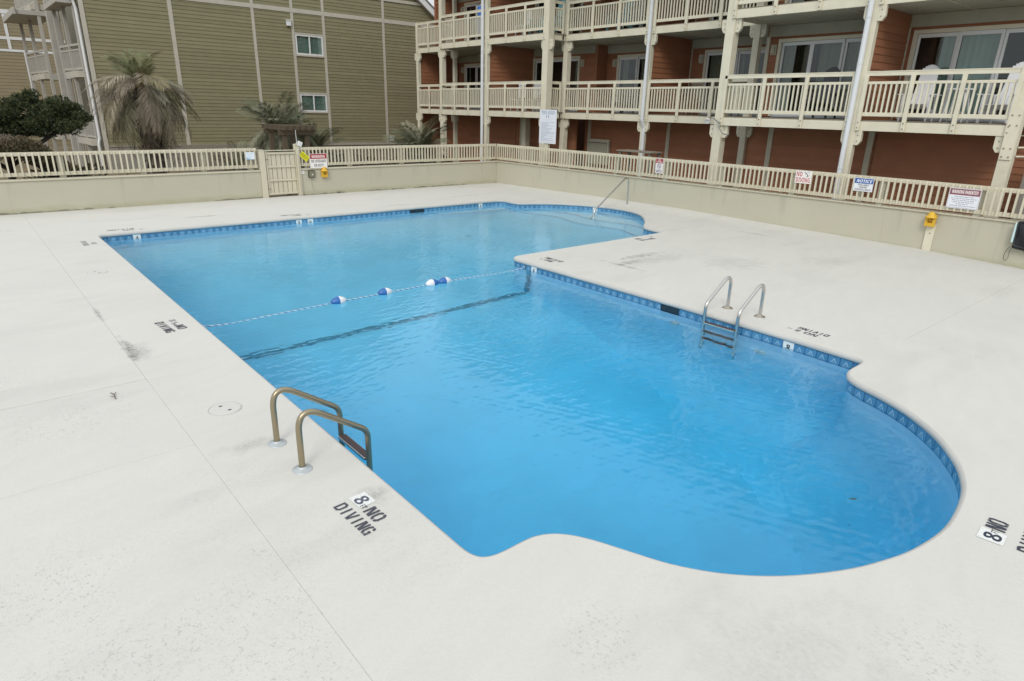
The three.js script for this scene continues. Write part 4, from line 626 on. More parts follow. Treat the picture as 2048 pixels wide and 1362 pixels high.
{ // floodlights on the post
  const t = thing('flood_light', 'twin white floodlight with cables on the balcony post by the step', 'lamp', [17.0, 2.45, 11.0]);
  part(t, 'junction_box', new THREE.CylinderGeometry(0.06, 0.06, 0.05, 14).rotateZ(Math.PI / 2).translate(17.0, 2.42, -10.97), MAT.creamDull);
  part(t, 'arm', [tube([V(16.98, 2.46, 10.98), V(16.86, 2.60, 11.12), V(16.82, 2.57, 11.24)], 0.016, 12, 6), tube([V(16.98, 2.5, 10.96), V(16.90, 2.36, 10.90), V(16.93, 2.2, 10.80), V(17.02, 2.16, 10.66)], 0.014, 14, 6)], std(0.28, 0.28, 0.26, 0.5, { metalness: 0.6 }));
  part(t, 'lamp_head', new THREE.LatheGeometry([[0, 0.0], [0.03, 0.01], [0.06, 0.05], [0.075, 0.12], [0.07, 0.125], [0.0, 0.10]].map((p) => new THREE.Vector2(...p)), 16).rotateZ(2.2).rotateY(0.5).translate(16.83, 2.575, -11.26), MAT.white);
}
// ---------------------------------------------------------------- furniture on the balconies
function adirondack(label, p, turn, m, group) { // faces -x before it is turned
  const t = thing('adirondack_chair', label, 'chair', p, group); t.rotation.y = 0; const L = (g) => metric(g).rotateY(turn).translate(p[0], p[1], -p[2]);
  const B = (w, h, d, x, y, z, rz = 0) => L(new RoundedBoxGeometry(w, h, d, 1, 0.005).rotateZ(rz).translate(x, y, z));
  for (let i = 0; i < 7; i++) { const z = (i - 3) * 0.083, h = 1.05 - 0.0085 * (i - 3) * (i - 3); part(t, 'back_slat', L(new RoundedBoxGeometry(0.02, h, 0.060, 1, 0.005).translate(0, h / 2, 0).rotateX((i - 3) * -0.022).translate(0, 0, z * 0.85).rotateZ(-0.30).translate(0.20, 0.30, 0)), m); }
  for (let i = 0; i < 5; i++) part(t, 'seat_slat', B(0.085, 0.02, 0.52, -0.30 + i * 0.108, 0.385 - i * 0.022, 0, -0.2), m);
  for (const s of [-1, 1]) { part(t, 'arm', B(0.72, 0.022, 0.13, -0.06, 0.60, s * 0.33), m); part(t, 'leg', B(0.10, 0.59, 0.025, -0.32, 0.295, s * 0.285), m); part(t, 'leg', B(0.09, 0.62, 0.025, 0.30, 0.30, s * 0.285, 0.25), m); part(t, 'seat_rail', B(0.80, 0.09, 0.025, 0.03, 0.27, s * 0.26, -0.24), m); }
  part(t, 'back_rail', B(0.03, 0.07, 0.62, 0.36, 0.60, 0, -0.3), m); return t;
}
adirondack('white slatted adirondack chair on the right balcony, nearer the red party wall', [18.25, 2.65, 6.35], 0.12, MAT.whitePlastic);
adirondack('white slatted adirondack chair on the right balcony beside the end post', [18.2, 2.65, 4.62], -0.12, MAT.whitePlastic);
adirondack('aqua adirondack chair on the upper balcony touching the left of the tall step post', [18.7, 5.40, 19.75], 0.2, MAT.aqua);
adirondack('aqua adirondack chair on the upper balcony further left, towards the first white pipe', [18.75, 5.40, 20.6], 0.1, MAT.aqua);
adirondack('aqua adirondack chair on the upper balcony right of the tall step post', [19.6, 5.40, 17.3], -0.15, MAT.aqua);
adirondack('grey adirondack chair on the lower balcony under the single aqua chair', [19.7, 2.65, 17.0], 0.1, std(0.12, 0.13, 0.13, 0.6));
adirondack('dark adirondack chair on the lower balcony left of the nearest white pipe', [17.95, 2.65, 8.6], 0.1, MAT.darkPlastic);
function sideTable(label, p, m, w = 0.55, h = 0.62) {
  const t = thing('side_table', label, 'table', p); part(t, 'table_top', new THREE.CylinderGeometry(w / 2, w / 2, 0.025, 28).translate(p[0], p[1] + h, -p[2]), m);
  for (const [a, b] of [[-1, -1], [-1, 1], [1, -1], [1, 1]]) part(t, 'leg', tube([V(p[0] + a * w * 0.22, p[1] + h - 0.01, p[2] + b * w * 0.22), V(p[0] + a * w * 0.36, p[1], p[2] + b * w * 0.36)], 0.016, 2, 6), m); part(t, 'shelf', new THREE.CylinderGeometry(w * 0.3, w * 0.3, 0.02, 24).translate(p[0], p[1] + 0.22, -p[2]), m); return t;
}
sideTable('round white side table between the two white balcony chairs', [18.2, 2.65, 5.5], MAT.whitePlastic, 0.6, 0.72);
sideTable('small pale table on the lower balcony left of the tall step post', [18.9, 2.65, 20.4], MAT.white, 0.6, 0.66);
function slatChair(label, p, m) { // upright patio chair facing -x
  const t = thing('patio_chair', label, 'chair', p), [x, y, z] = p; part(t, 'seat', [rb(x - 0.24, x + 0.22, y + 0.41, y + 0.44, z - 0.24, z + 0.24, 0.008)], m);
  for (let i = 0; i < 5; i++) part(t, 'back_slat', [rb(x + 0.22, x + 0.245, y + 0.5, y + 1.0, z - 0.2 + i * 0.09, z - 0.15 + i * 0.09, 0.004)], m); part(t, 'back_rail', [rb(x + 0.215, x + 0.25, y + 1.0, y + 1.06, z - 0.24, z + 0.24, 0.006)], m);
  for (const [a, b] of [[-0.22, -0.22], [-0.22, 0.2], [0.2, -0.22], [0.2, 0.2]]) part(t, 'leg', [rb(x + a, x + a + 0.035, y, y + 0.409, z + b, z + b + 0.035, 0.004)], m); return t;
}
slatChair('white upright slat chair on the lower balcony left of the tall step post', [18.6, 2.65, 20.75], MAT.white);
slatChair('white upright chair on the lower balcony just right of the first pipe', [18.5, 2.65, 21.6], MAT.whitePlastic);
slatChair('weathered wooden chair on the lower balcony by the inner red wall', [19.7, 2.65, 13.9], MAT.greyWood);
slatChair('weathered wooden chair on the lower balcony beside the step post', [19.7, 2.65, 12.4], MAT.greyWood);
slatChair('pale wooden chair on the upper balcony near the middle pipe', [19.6, 5.40, 15.9], MAT.greyWood);
slatChair('white upright chair on the upper balcony just right of the first white pipe', [18.6, 5.40, 21.5], MAT.whitePlastic);
{ // blue towel over the upper rail's chair
  const t = thing('beach_towel', 'bright blue towel hung inside the upper balcony beside the first pipe', 'towel', [18.0, 5.6, 23.4]); const g = new THREE.PlaneGeometry(0.6, 1.05, 14, 6).rotateY(-Math.PI / 2).translate(18.0, 6.15, -23.4), p = g.attributes.position; for (let i = 0; i < p.count; i++) p.setX(i, p.getX(i) + 0.03 * Math.sin(p.getZ(i) * 20)); g.computeVertexNormals();
  part(t, 'cloth', g, std(0.06, 0.2, 0.62, 0.9)); part(t, 'drying_rail', [tube([V(18.0, 6.68, 23.0), V(18.0, 6.68, 23.8)], 0.012, 2, 6), tube([V(18.0, 6.68, 23.02), V(18.0, 5.41, 23.02)], 0.012, 2, 6), tube([V(18.0, 6.68, 23.78), V(18.0, 5.41, 23.78)], 0.012, 2, 6)], MAT.whitePlastic);
  const b = thing('plank_table', 'grey weathered table top just behind the right fence below the pipe', 'table', [16.9, -0.3, 13.6]); for (let i = 0; i < 4; i++) part(b, 'plank', [rb(16.6 + i * 0.15, 16.74 + i * 0.15, 1.50, 1.54, 13.0, 14.4, 0.006)], MAT.greyWood); for (const [x, z] of [[16.65, 13.1], [17.1, 13.1], [16.65, 14.3], [17.1, 14.3]]) part(b, 'leg', [rb(x, x + 0.08, -0.3, 1.499, z - 0.04, z + 0.04, 0.006)], MAT.greyWood);
}

// ---------------------------------------------------------------- the olive green building at the back left
{
  const Z = 33.5, t = thing('green_building', 'olive green sided gable end with cream trim boards behind the palms', 'building', [13, -0.3, 36]);
  const strips = [[5.2, 5.37], [8.53, 8.70], [12.11, 12.25], [14.01, 14.15], [15.62, 15.76], [19.02, 19.16], [22.6, 22.8]], win = { x0: 14.15, x1: 15.62, tiers: [[5.0, 5.95], [2.33, 3.2]] };
  const gy = (x) => 7.36 + (22.32 - x) * 0.72; // rake
  const s = new THREE.Shape([[5.2, -0.3], [24.2, -0.3], [24.2, gy(24.2)], [14.6, gy(14.6)], [5.2, 6.9]].map((p) => new THREE.Vector2(...p)));
  for (const [a, b] of win.tiers) s.holes.push(new THREE.Path([[14.2, a + 0.05], [15.57, a + 0.05], [15.57, b - 0.05], [14.2, b - 0.05]].map((p) => new THREE.Vector2(...p))));
  const wall = part(t, 'gable_wall', metric(new THREE.ExtrudeGeometry(s, { depth: 0.12, bevelEnabled: false }).translate(0, 0, -(Z + 0.13))), MAT.green[0]);
  const L = [[], [], []], e = 0.154;
  for (let c = 0; c + 1 < strips.length; c++) {
    const a = strips[c][1] + 0.002, b = strips[c + 1][0] - 0.002;
    for (let y = 0.80; y < 6.86; y += e) { const y1 = Math.min(y + e, 6.87); if (c === 3 && win.tiers.some(([q, r]) => y1 > q - 0.06 && y < r + 0.06)) continue; L[Math.floor(rnd() * 3)].push(board('x', Z, a, b, y, y1)); }
    for (let y = 7.07; y < 12; y += e) { const lim = 24.2 - 0, bb = Math.min(b, 22.32 - (y - 7.36) / 0.72), aa = Math.max(a, 5.3 + (y - 6.9) * 0.9); if (bb - aa > 0.15 && (y + e < 7.92 || y > 8.06)) L[Math.floor(rnd() * 3)].push(board('x', Z, aa, bb, y, y + e)); }
  }
  L.forEach((l, i) => pieces(wall, 'siding_board', l, MAT.green[i]));
  for (const [a, b] of strips.slice(1, -1)) { part(t, 'trim_strip', [rb(a, b, 0.80, 6.868, Z - 0.034, Z - 0.001, 0.004)], MAT.greenTrim); part(t, 'trim_strip', [rb(a, b, 7.064, 7.92, Z - 0.034, Z - 0.001, 0.004)], MAT.greenTrim); if (gy(b) > 8.1) part(t, 'trim_strip', [rb(a, b, 8.064, Math.min(gy(b), 12), Z - 0.034, Z - 0.001, 0.004)], MAT.greenTrim); }
  part(t, 'belt_board', [rb(5.4, 22.75, 6.87, 7.062, Z - 0.040, Z - 0.001, 0.004)], MAT.greenTrim); part(t, 'belt_board', [rb(7, 21.5, 7.922, 8.062, Z - 0.040, Z - 0.001, 0.004)], MAT.greenTrim);
  part(t, 'corner_board', [rb(5.2, 5.37, -0.3, 8.0, Z - 0.045, Z + 0.3, 0.006)], MAT.greenTrim);
  part(t, 'foundation_band', [rb(5.38, 24, -0.3, 0.74, Z - 0.06, Z - 0.001, 0.004), rb(5.38, 24, 0.745, 0.80, Z - 0.09, Z - 0.001, 0.004)], MAT.concrete);
  const rake = (d, y0, y1, z0) => { const a = [14.4, gy(14.4)], b = [25.2, gy(25.2)], l = Math.hypot(b[0] - a[0], b[1] - a[1]), an = Math.atan2(b[1] - a[1], b[0] - a[0]); return metric(new THREE.BoxGeometry(l, y1 - y0, d).translate(0, (y0 + y1) / 2, 0).rotateZ(an).translate((a[0] + b[0]) / 2, (a[1] + b[1]) / 2, -(z0 + d / 2))); };
  part(t, 'rake_board', rake(0.05, -0.02, 0.26, Z - 0.30), MAT.white); part(t, 'rake_soffit', rake(0.25, 0.0, 0.03, Z - 0.25), MAT.greenTrim); part(t, 'roof', rake(8, 0.261, 0.34, Z - 0.33), std(0.16, 0.15, 0.14, 0.9));
  for (const [y0, y1] of win.tiers) {
    const w = part(t, 'window', rb(14.155, 15.615, y1 - 0.02, y1 + 0.06, Z - 0.045, Z + 0.02, 0.005), MAT.greenTrim); part(w, 'window_sill', rb(14.155, 15.615, y0 - 0.06, y0 + 0.02, Z - 0.045, Z + 0.02, 0.005), MAT.greenTrim);
    part(w, 'window_frame', [bx(14.17, 15.60, y1 - 0.09, y1 - 0.021, Z - 0.03, Z + 0.05), bx(14.17, 15.60, y0 + 0.021, y0 + 0.085, Z - 0.03, Z + 0.05), bx(14.17, 14.24, y0 + 0.086, y1 - 0.091, Z - 0.03, Z + 0.05), bx(15.53, 15.60, y0 + 0.086, y1 - 0.091, Z - 0.03, Z + 0.05), bx(14.86, 14.92, y0 + 0.086, y1 - 0.091, Z - 0.02, Z + 0.05)], MAT.white);
    for (const [a, b] of [[14.24, 14.86], [14.92, 15.53]]) part(w, 'pane', bx(a - 0.003, b + 0.003, y0 + 0.083, y1 - 0.088, Z + 0.01, Z + 0.014), MAT.glass);
    const sl = []; for (let y = y0 + 0.1; y < y1 - 0.09; y += 0.045) sl.push(metric(new THREE.BoxGeometry(1.30, 0.004, 0.046).rotateX(1.05).translate(14.885, y, -(Z + 0.055)))); part(w, 'blind_slats', sl, std(0.34, 0.40, 0.385, 0.7), { kind: 'stuff' });
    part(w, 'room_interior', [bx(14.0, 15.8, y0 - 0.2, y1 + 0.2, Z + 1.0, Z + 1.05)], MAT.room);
  }
  for (const [x, y] of [[13.86, 6.38], [19.31, 0.99]]) part(t, 'vent_hood', [rb(x - 0.11, x + 0.11, y - 0.13, y + 0.13, Z - 0.16, Z - 0.03, 0.02), rb(x - 0.13, x + 0.13, y + 0.10, y + 0.14, Z - 0.19, Z - 0.03, 0.008)], MAT.white);
  // downspout at the corner and the stepped porches of its side
  part(t, 'downspout', tube([V(4.7, 6.7, Z - 0.1), V(5.02, 6.45, Z + 0.05), V(5.09, 6.1, Z + 0.05), V(5.09, 3, Z + 0.05), V(5.09, 1.1, Z + 0.05), V(5.02, 0.9, Z + 0.05), V(5.06, -0.3, Z + 0.05)], 0.055, 50, 10, 0.1), MAT.white);
  part(t, 'side_wall', [bx(7.0, 7.1, -0.3, 9, Z, 50)], MAT.green[1]); part(t, 'side_siding', courses(0.2, 8.8, 0.2).map(([a, b]) => board('z', 7.0, Z, 50, a, b)), MAT.green[1], { kind: 'stuff' });
  part(t, 'porch_divider', bx(5.2, 7.0, -0.3, 9.4, 38.6, 38.75), MAT.greenTrim);
  const porch = (x0, x1, z0, z1) => {
    for (const y of [1.05, 3.80, 6.75]) {
      part(t, 'porch_floor', [bx(Math.min(x0, x1) + 0.05, 7.0, y - 0.25, y, z0, z1)], MAT.greenTrim);
      const P = (u) => [lerp(x0, x1, u), lerp(z0, z1, u)], bar = (y0, y1, th) => { const l = Math.hypot(x1 - x0, z1 - z0); return metric(new THREE.BoxGeometry(th, y1 - y0, l).rotateY(Math.atan2(x1 - x0, -(z1 - z0))).translate((x0 + x1) / 2, (y0 + y1) / 2, -(z0 + z1) / 2)); };
      const r = part(t, 'porch_railing', [bar(y + 0.98, y + 1.06, 0.09), bar(y + 0.80, y + 0.86, 0.05), bar(y + 0.06, y + 0.14, 0.05), bar(y - 0.28, y - 0.02, 0.06)], MAT.porch); const q = []; const n = Math.round((z1 - z0) / 0.13); for (let i = 1; i < n; i++) { const [x, z] = P(i / n); q.push(bx(x - 0.018, x + 0.018, y + 0.14, y + 0.8, z - 0.018, z + 0.018)); } part(r, 'picket', q, MAT.porch, { kind: 'stuff' });
    }
    for (const u of [0, 0.5, 1]) { const x = lerp(x0, x1, u), z = lerp(z0, z1, u); part(t, 'porch_post', [rb(x - 0.07, x + 0.07, -0.3, 9.4, z - 0.07, z + 0.07, 0.006)], MAT.porch); }
  };
  porch(5.05, 4.72, 33.75, 36.7); porch(4.45, 4.15, 39.4, 44.2);
  part(t, 'porch_post', [rb(4.55, 5.0, -0.3, 9.4, 37.6, 37.95, 0.01)], MAT.porch); part(t, 'porch_post', [rb(4.9, 5.2, -0.3, 9.4, 39.0, 39.3, 0.01)], MAT.greenTrim);
  part(t, 'cross_railing', [bx(4.6, 5.1, 4.78, 4.86, 38.9, 39.0), bx(4.6, 5.1, 4.6, 4.65, 38.9, 39.0), bx(4.4, 5.1, 3.5, 3.75, 38.9, 39.0), ...Array.from({ length: 5 }, (_, i) => bx(4.68 + i * 0.09, 4.71 + i * 0.09, 3.9, 4.6, 38.93, 38.97))], MAT.porch);
  part(t, 'eave', [rb(3.55, 5.0, 6.25, 6.46, 39.3, 44.5, 0.02), rb(3.45, 3.6, 6.22, 6.5, 39.2, 44.5, 0.03), rb(4.45, 5.0, 6.3, 6.5, Z + 0.1, 37.2, 0.02)], MAT.porch); 
}
{ // paler building far left
  const Z = 55, t = thing('tan_building', 'distant tan sided building with white trim at the far left edge', 'building', [0, -0.3, 57]); part(t, 'siding_wall', [bx(-14, 8.5, -0.3, 11, Z + 0.001, Z + 0.2)], MAT.tan); part(t, 'siding_course', courses(0, 11, 0.2).map(([a, b]) => board('x', Z, -14, 8.5, a, b)), MAT.tan, { kind: 'stuff' });
  for (const y of [[7.62, 7.86], [6.13, 6.30], [5.42, 5.57]]) part(t, 'belt_board', [rb(-14, 8.5, y[0], y[1], Z - 0.05, Z - 0.025, 0.004)], MAT.white); for (const x of [-3.6, -0.4, 2.0, 5.08]) part(t, 'trim_strip', [rb(x - 0.08, x + 0.08, 0, 5.42, Z - 0.049, Z - 0.025, 0.004)], MAT.white); for (const x of [-1.5, 4.35]) part(t, 'trim_strip', [rb(x - 0.08, x + 0.08, 5.58, 7.6, Z - 0.049, Z - 0.025, 0.004)], MAT.white); part(t, 'trim_strip', [rb(5.08, 5.24, 7.87, 11, Z - 0.049, Z - 0.025, 0.004)], MAT.white);
}
{ // pergola, skirting deck and planter behind the gate
  const t = thing('pergola', 'brown timber pergola with rafters over the path behind the gate', 'pergola', [9.0, -0.3, 23.2]);
  for (const [x, z] of [[8.85, 22.5], [9.63, 22.5], [8.85, 23.7], [9.63, 23.7]]) part(t, 'post', [rb(x - 0.075, x + 0.075, -0.3, 1.70, z - 0.075, z + 0.075, 0.008)], MAT.wood);
  for (const z of [22.42, 23.78]) part(t, 'beam', [rb(8.62, 9.86, 1.70, 1.86, z - 0.035, z + 0.035, 0.006)], MAT.wood);
  for (let i = 0; i < 6; i++) { const x = 8.68 + i * 0.22; part(t, 'rafter', [rb(x, x + 0.045, 1.861, 1.98, 22.1, 24.1, 0.005)], MAT.wood); }
  for (let i = 0; i < 5; i++) { const z = 22.2 + i * 0.42; part(t, 'lath', [rb(8.56, 9.92, 1.981, 2.01, z, z + 0.05, 0.004)], MAT.wood); }
  const d = thing('timber_skirt', 'low grey-brown timber skirting along the foot of the green wall', 'skirting', [15.8, -0.3, 30]); for (let i = 0; i < 5; i++) part(d, 'plank', [rb(11.2, 19.6, -0.3 + i * 0.235, -0.075 + i * 0.235, 29.9, 29.95, 0.004)], MAT.greyWood); part(d, 'plank', [rb(11.1, 19.7, 0.88, 0.92, 29.7, 30.6, 0.004)], MAT.greyWood);
  const q = thing('planter_bench', 'low grey timber planter box behind the fence left of the gate', 'planter', [7.0, -0.3, 25]); part(q, 'plank', [rb(6.2, 8.4, 0.95, 1.28, 25, 25.05, 0.004)], MAT.greyWood); part(q, 'plank', [rb(6.2, 8.4, 0.55, 0.94, 25, 25.05, 0.004)], MAT.greyWood); part(q, 'plank', [rb(6.2, 8.4, -0.3, 0.54, 25, 25.05, 0.004)], MAT.greyWood);
}

// ---------------------------------------------------------------- palms, juniper, hedge
// a feather frond along +x that rises and droops; leaflets are thin blades folded to both sides
function frondShape(len, rise, droop, leaf, pairs, fold, ragged, w0 = 0.022) {
  const pos = [], at = (s) => new THREE.Vector3(len * (s - 0.18 * droop * s * s * s), len * (rise * s - droop * s * s * 0.9), 0), tri = (a, b, c) => pos.push(a.x, a.y, a.z, b.x, b.y, b.z, c.x, c.y, c.z);
  for (let i = 0; i < 14; i++) { // rachis
    const a = at(i / 14), b = at((i + 1) / 14), wa = w0 * (1 - i / 15), wb = w0 * (1 - (i + 1) / 15), o = (p, y, z) => new THREE.Vector3(p.x, p.y + y, p.z + z);
    const A = [o(a, wa, 0), o(a, -wa * 0.6, wa), o(a, -wa * 0.6, -wa)], B = [o(b, wb, 0), o(b, -wb * 0.6, wb), o(b, -wb * 0.6, -wb)];
    for (let k = 0; k < 3; k++) { const n = (k + 1) % 3; tri(A[k], B[k], B[n]); tri(A[k], B[n], A[n]); }
  }
  for (let i = 0; i < pairs; i++) for (const side of [-1, 1]) {
    if (rnd() < ragged * 0.35) continue;
    const s = 0.13 + 0.87 * (i + rnd() * 0.7) / pairs, p = at(s), d = at(Math.min(1, s + 0.02)).sub(at(s - 0.02)).normalize(), L = leaf * Math.pow(Math.sin(Math.PI * clamp(0.12 + s * 0.80, 0, 1)), 0.6) * rr(0.75, 1.1);
    const dir = d.clone().multiplyScalar(0.55 + 0.5 * s).add(new THREE.Vector3(0, fold * rr(0.6, 1.3) - 0.15 * ragged, side * rr(0.75, 1.05))).normalize(), sag = new THREE.Vector3(0, -L * rr(0.10, 0.32) * (1 + ragged), 0), wv = d.clone().cross(dir).normalize().cross(dir).multiplyScalar(0.5), w = 0.0095;
    const m = p.clone().addScaledVector(dir, L * 0.5).addScaledVector(sag, 0.22), t = p.clone().addScaledVector(dir, L).add(sag), a = m.clone().addScaledVector(wv, w), b = m.clone().addScaledVector(wv, -w);
    tri(p, a, b); tri(a, t, b);
  }
  const g = new THREE.BufferGeometry(); g.setAttribute('position', new THREE.Float32BufferAttribute(pos, 3)); g.setAttribute('uv', new THREE.Float32BufferAttribute(new Float32Array(pos.length / 3 * 2), 2)); g.computeVertexNormals(); return g;
}
const leafMat = (r, g, b) => { const m = new THREE.MeshPhysicalMaterial({ roughness: 0.65, side: THREE.DoubleSide }); m.color.setRGB(r, g, b); return m; };
const GREENS = [leafMat(0.125, 0.145, 0.055), leafMat(0.19, 0.19, 0.088), leafMat(0.090, 0.105, 0.048), leafMat(0.235, 0.205, 0.10)], OLIVES = [leafMat(0.17, 0.18, 0.108), leafMat(0.13, 0.142, 0.08), leafMat(0.25, 0.245, 0.165), leafMat(0.08, 0.095, 0.05)], DEAD = [leafMat(0.225, 0.188, 0.128), leafMat(0.145, 0.118, 0.080), leafMat(0.32, 0.275, 0.195), leafMat(0.092, 0.075, 0.053), leafMat(0.125, 0.122, 0.060)];
const up1 = [0, 1, 2].map(() => frondShape(1, 0.55, 0.50, 0.27, 64, 0.20, 0.2, 0.009)), out1 = [0, 1, 2].map(() => frondShape(1, 0.45, 0.95, 0.28, 64, -0.1, 0.45, 0.009)), pin1 = [0, 1, 2].map(() => frondShape(1, 0.55, 1.0, 0.33, 66, -0.05, 0.3, 0.009)), dead1 = [0, 1, 2, 3].map(() => frondShape(1, 0.30, 1.15, 0.27, 58, -0.35, 0.9, 0.010));
function frond(t, g, m, p, turn, pitch, len, roll = 0, name = 'frond') {
  const o = shade(new THREE.Mesh(g, m)); o.name = name; o.position.copy(p).sub(rootOf(t).position); o.scale.setScalar(len); o.quaternion.setFromEuler(new THREE.Euler(roll, turn, pitch, 'YZX')); t.add(o); return o;
}
function trunk(t, p, h, r0, r1, lean, m, boots) {
  const top = new THREE.Vector3(p[0] + lean, p[1] + h, -p[2]), curve = new THREE.CatmullRomCurve3([new THREE.Vector3(p[0], p[1], -p[2]), new THREE.Vector3(p[0] + lean * 0.35, p[1] + h * 0.5, -p[2]), top]);
  const g = new THREE.CylinderGeometry(r1, r0, h, 14, 10), q = g.attributes.position; for (let i = 0; i < q.count; i++) { const s = clamp(q.getY(i) / h + 0.5, 0, 1), c = curve.getPoint(s), w = 1 + 0.10 * (fbm(i * 0.7, s * 9, 2, 7) - 0.5); q.setXYZ(i, q.getX(i) * w + c.x, c.y, q.getZ(i) * w + c.z); } g.computeVertexNormals();
  const tr = part(t, 'trunk', metric(g), m);
  const list = []; for (let i = 0; i < boots; i++) { const s = (i + 0.5) / boots, c = curve.getPoint(s), a = i * 2.399, r = lerp(r0, r1, s); list.push(new THREE.ConeGeometry(0.075, rr(0.26, 0.42), 5).scale(1.2, 1, 0.45).rotateX(-0.34).translate(0, 0.05, r + 0.015).rotateY(a).translate(c.x, c.y, c.z)); }
  part(t, 'leaf_bases', list, DEAD[3], { kind: 'stuff' }); return top;
}
{ // the tall wind-blown palm with a skirt of dead fronds
  const t = thing('palm_tree', 'tall windblown date palm with a skirt of dead brown fronds', 'palm', [5.45, -0.3, 26]), bark = std(0.135, 0.112, 0.095, 0.95, { bumpMap: every(grain, 0.4), bumpScale: 0.02 });
  const top = trunk(t, [5.55, -0.3, 26], 3.35, 0.30, 0.24, -0.12, bark, 90);
  const at = (dx, dy, dz) => top.clone().add(new THREE.Vector3(dx, dy, dz));
  for (let i = 0; i < 76; i++) { const a = rr(0, 6.283), lev = 0.28 + 0.72 * rnd(); frond(t, pick(dead1), pick(DEAD), at(rr(-0.1, 0.1), -0.65 + 0.75 * lev + rr(-0.1, 0.1), rr(-0.1, 0.1)), a, lerp(-1.0, 0.05, lev) + rr(-0.25, 0.25), rr(1.3, 2.0), rr(-0.6, 0.6), 'dead_frond'); }
  for (let i = 0; i < 24; i++) { const a = i * 2.399 + rr(-0.3, 0.3); frond(t, pick(out1), pick([DEAD[0], DEAD[2], GREENS[3], OLIVES[2]]), at(0, 0.02, 0), a, rr(0.1, 0.6), rr(1.35, 1.9), rr(-0.5, 0.5)); }
  for (let i = 0; i < 22; i++) { const a = rr(0.3, 6.0); frond(t, pick(up1), pick(GREENS), at(-0.02, 0.08, 0), a, rr(0.5, 1.05) , rr(1.0, 1.55), rr(-0.7, 0.7)); }
  part(t, 'growing_heart', new THREE.SphereGeometry(0.24, 12, 8).scale(1, 1.4, 1).translate(top.x + 0.05, top.y - 0.05, top.z), leafMat(0.23, 0.17, 0.05));
}
function pindo(label, p, h, nf, len, wind, lean = 0) {
  const t = thing('pindo_palm', label, 'palm', p), top = trunk(t, p, h, 0.26, 0.22, lean, std(0.12, 0.10, 0.085, 0.95), 40);
  for (let i = 0; i < nf; i++) { const a = i * 2.399 + rr(-0.3, 0.3), lev = i / nf, w = wind * Math.cos(a); frond(t, pick(lev < 0.45 ? pin1 : up1), pick(lev < 0.2 ? [...OLIVES, DEAD[1]] : OLIVES), top.clone().add(new THREE.Vector3(0, -0.15 + lev * 0.25, 0)), a, lerp(-0.25, 0.95, lev) + rr(-0.25, 0.25), len * rr(0.7, 1.12), rr(-0.6, 0.6)); }
  return t;
}
pindo('grey-green pindo palm arching over the pergola behind the gate', [9.75, -0.3, 25.0], 1.85, 62, 1.7, 0.3, 0.0);
pindo('low grey-green pindo palm spreading right of the pergola', [11.0, -0.3, 25.2], 0.9, 54, 1.6, 0.3);
pindo('bushy pindo palm in front of the red building corner', [15.5, -0.3, 24.4], 0.95, 66, 1.85, 0.2);
pindo('small dark palm behind the fence left of the pergola', [7.75, -0.3, 24.0], 0.85, 26, 1.05, 0.3);
// leaf clumps spread through lobes
function clumps(lobes, per, size, tones, up = 0.25) {
  const pos = [[], [], []], add = (k, v) => pos[k].push(v.x, v.y, v.z);
  for (const [x, y, Z, rx, ry, rz] of lobes) for (let i = 0; i < per; i++) {
    const d = new THREE.Vector3(rr(-1, 1), rr(-1, 1), rr(-1, 1)); if (d.lengthSq() > 1 || d.lengthSq() < 0.05) { i--; continue; } const l = Math.pow(d.length(), 0.35), n = d.clone().normalize();
    const c = new THREE.Vector3(x + n.x * rx * l, y + n.y * ry * l, -Z + n.z * rz * l), dir = n.clone().multiplyScalar(0.8).add(new THREE.Vector3(rr(-1, 1), rr(-0.6, 1) + up, rr(-1, 1))).normalize(), side = new THREE.Vector3(rr(-1, 1), rr(-1, 1), rr(-1, 1)).cross(dir).normalize(), s = size * rr(0.6, 1.35), k = Math.floor(rnd() * 3);
    add(k, c.clone().addScaledVector(side, s * 0.28)); add(k, c.clone().addScaledVector(dir, s)); add(k, c.clone().addScaledVector(side, -s * 0.28));
    const s2 = side.clone().cross(dir); add(k, c.clone().addScaledVector(s2, s * 0.28)); add(k, c.clone().addScaledVector(dir, s * 0.9)); add(k, c.clone().addScaledVector(s2, -s * 0.28));
  }
  return pos.map((p, k) => { const g = new THREE.BufferGeometry(); g.setAttribute('position', new THREE.Float32BufferAttribute(p, 3)); g.computeVertexNormals(); return [g, tones[k]]; });
}
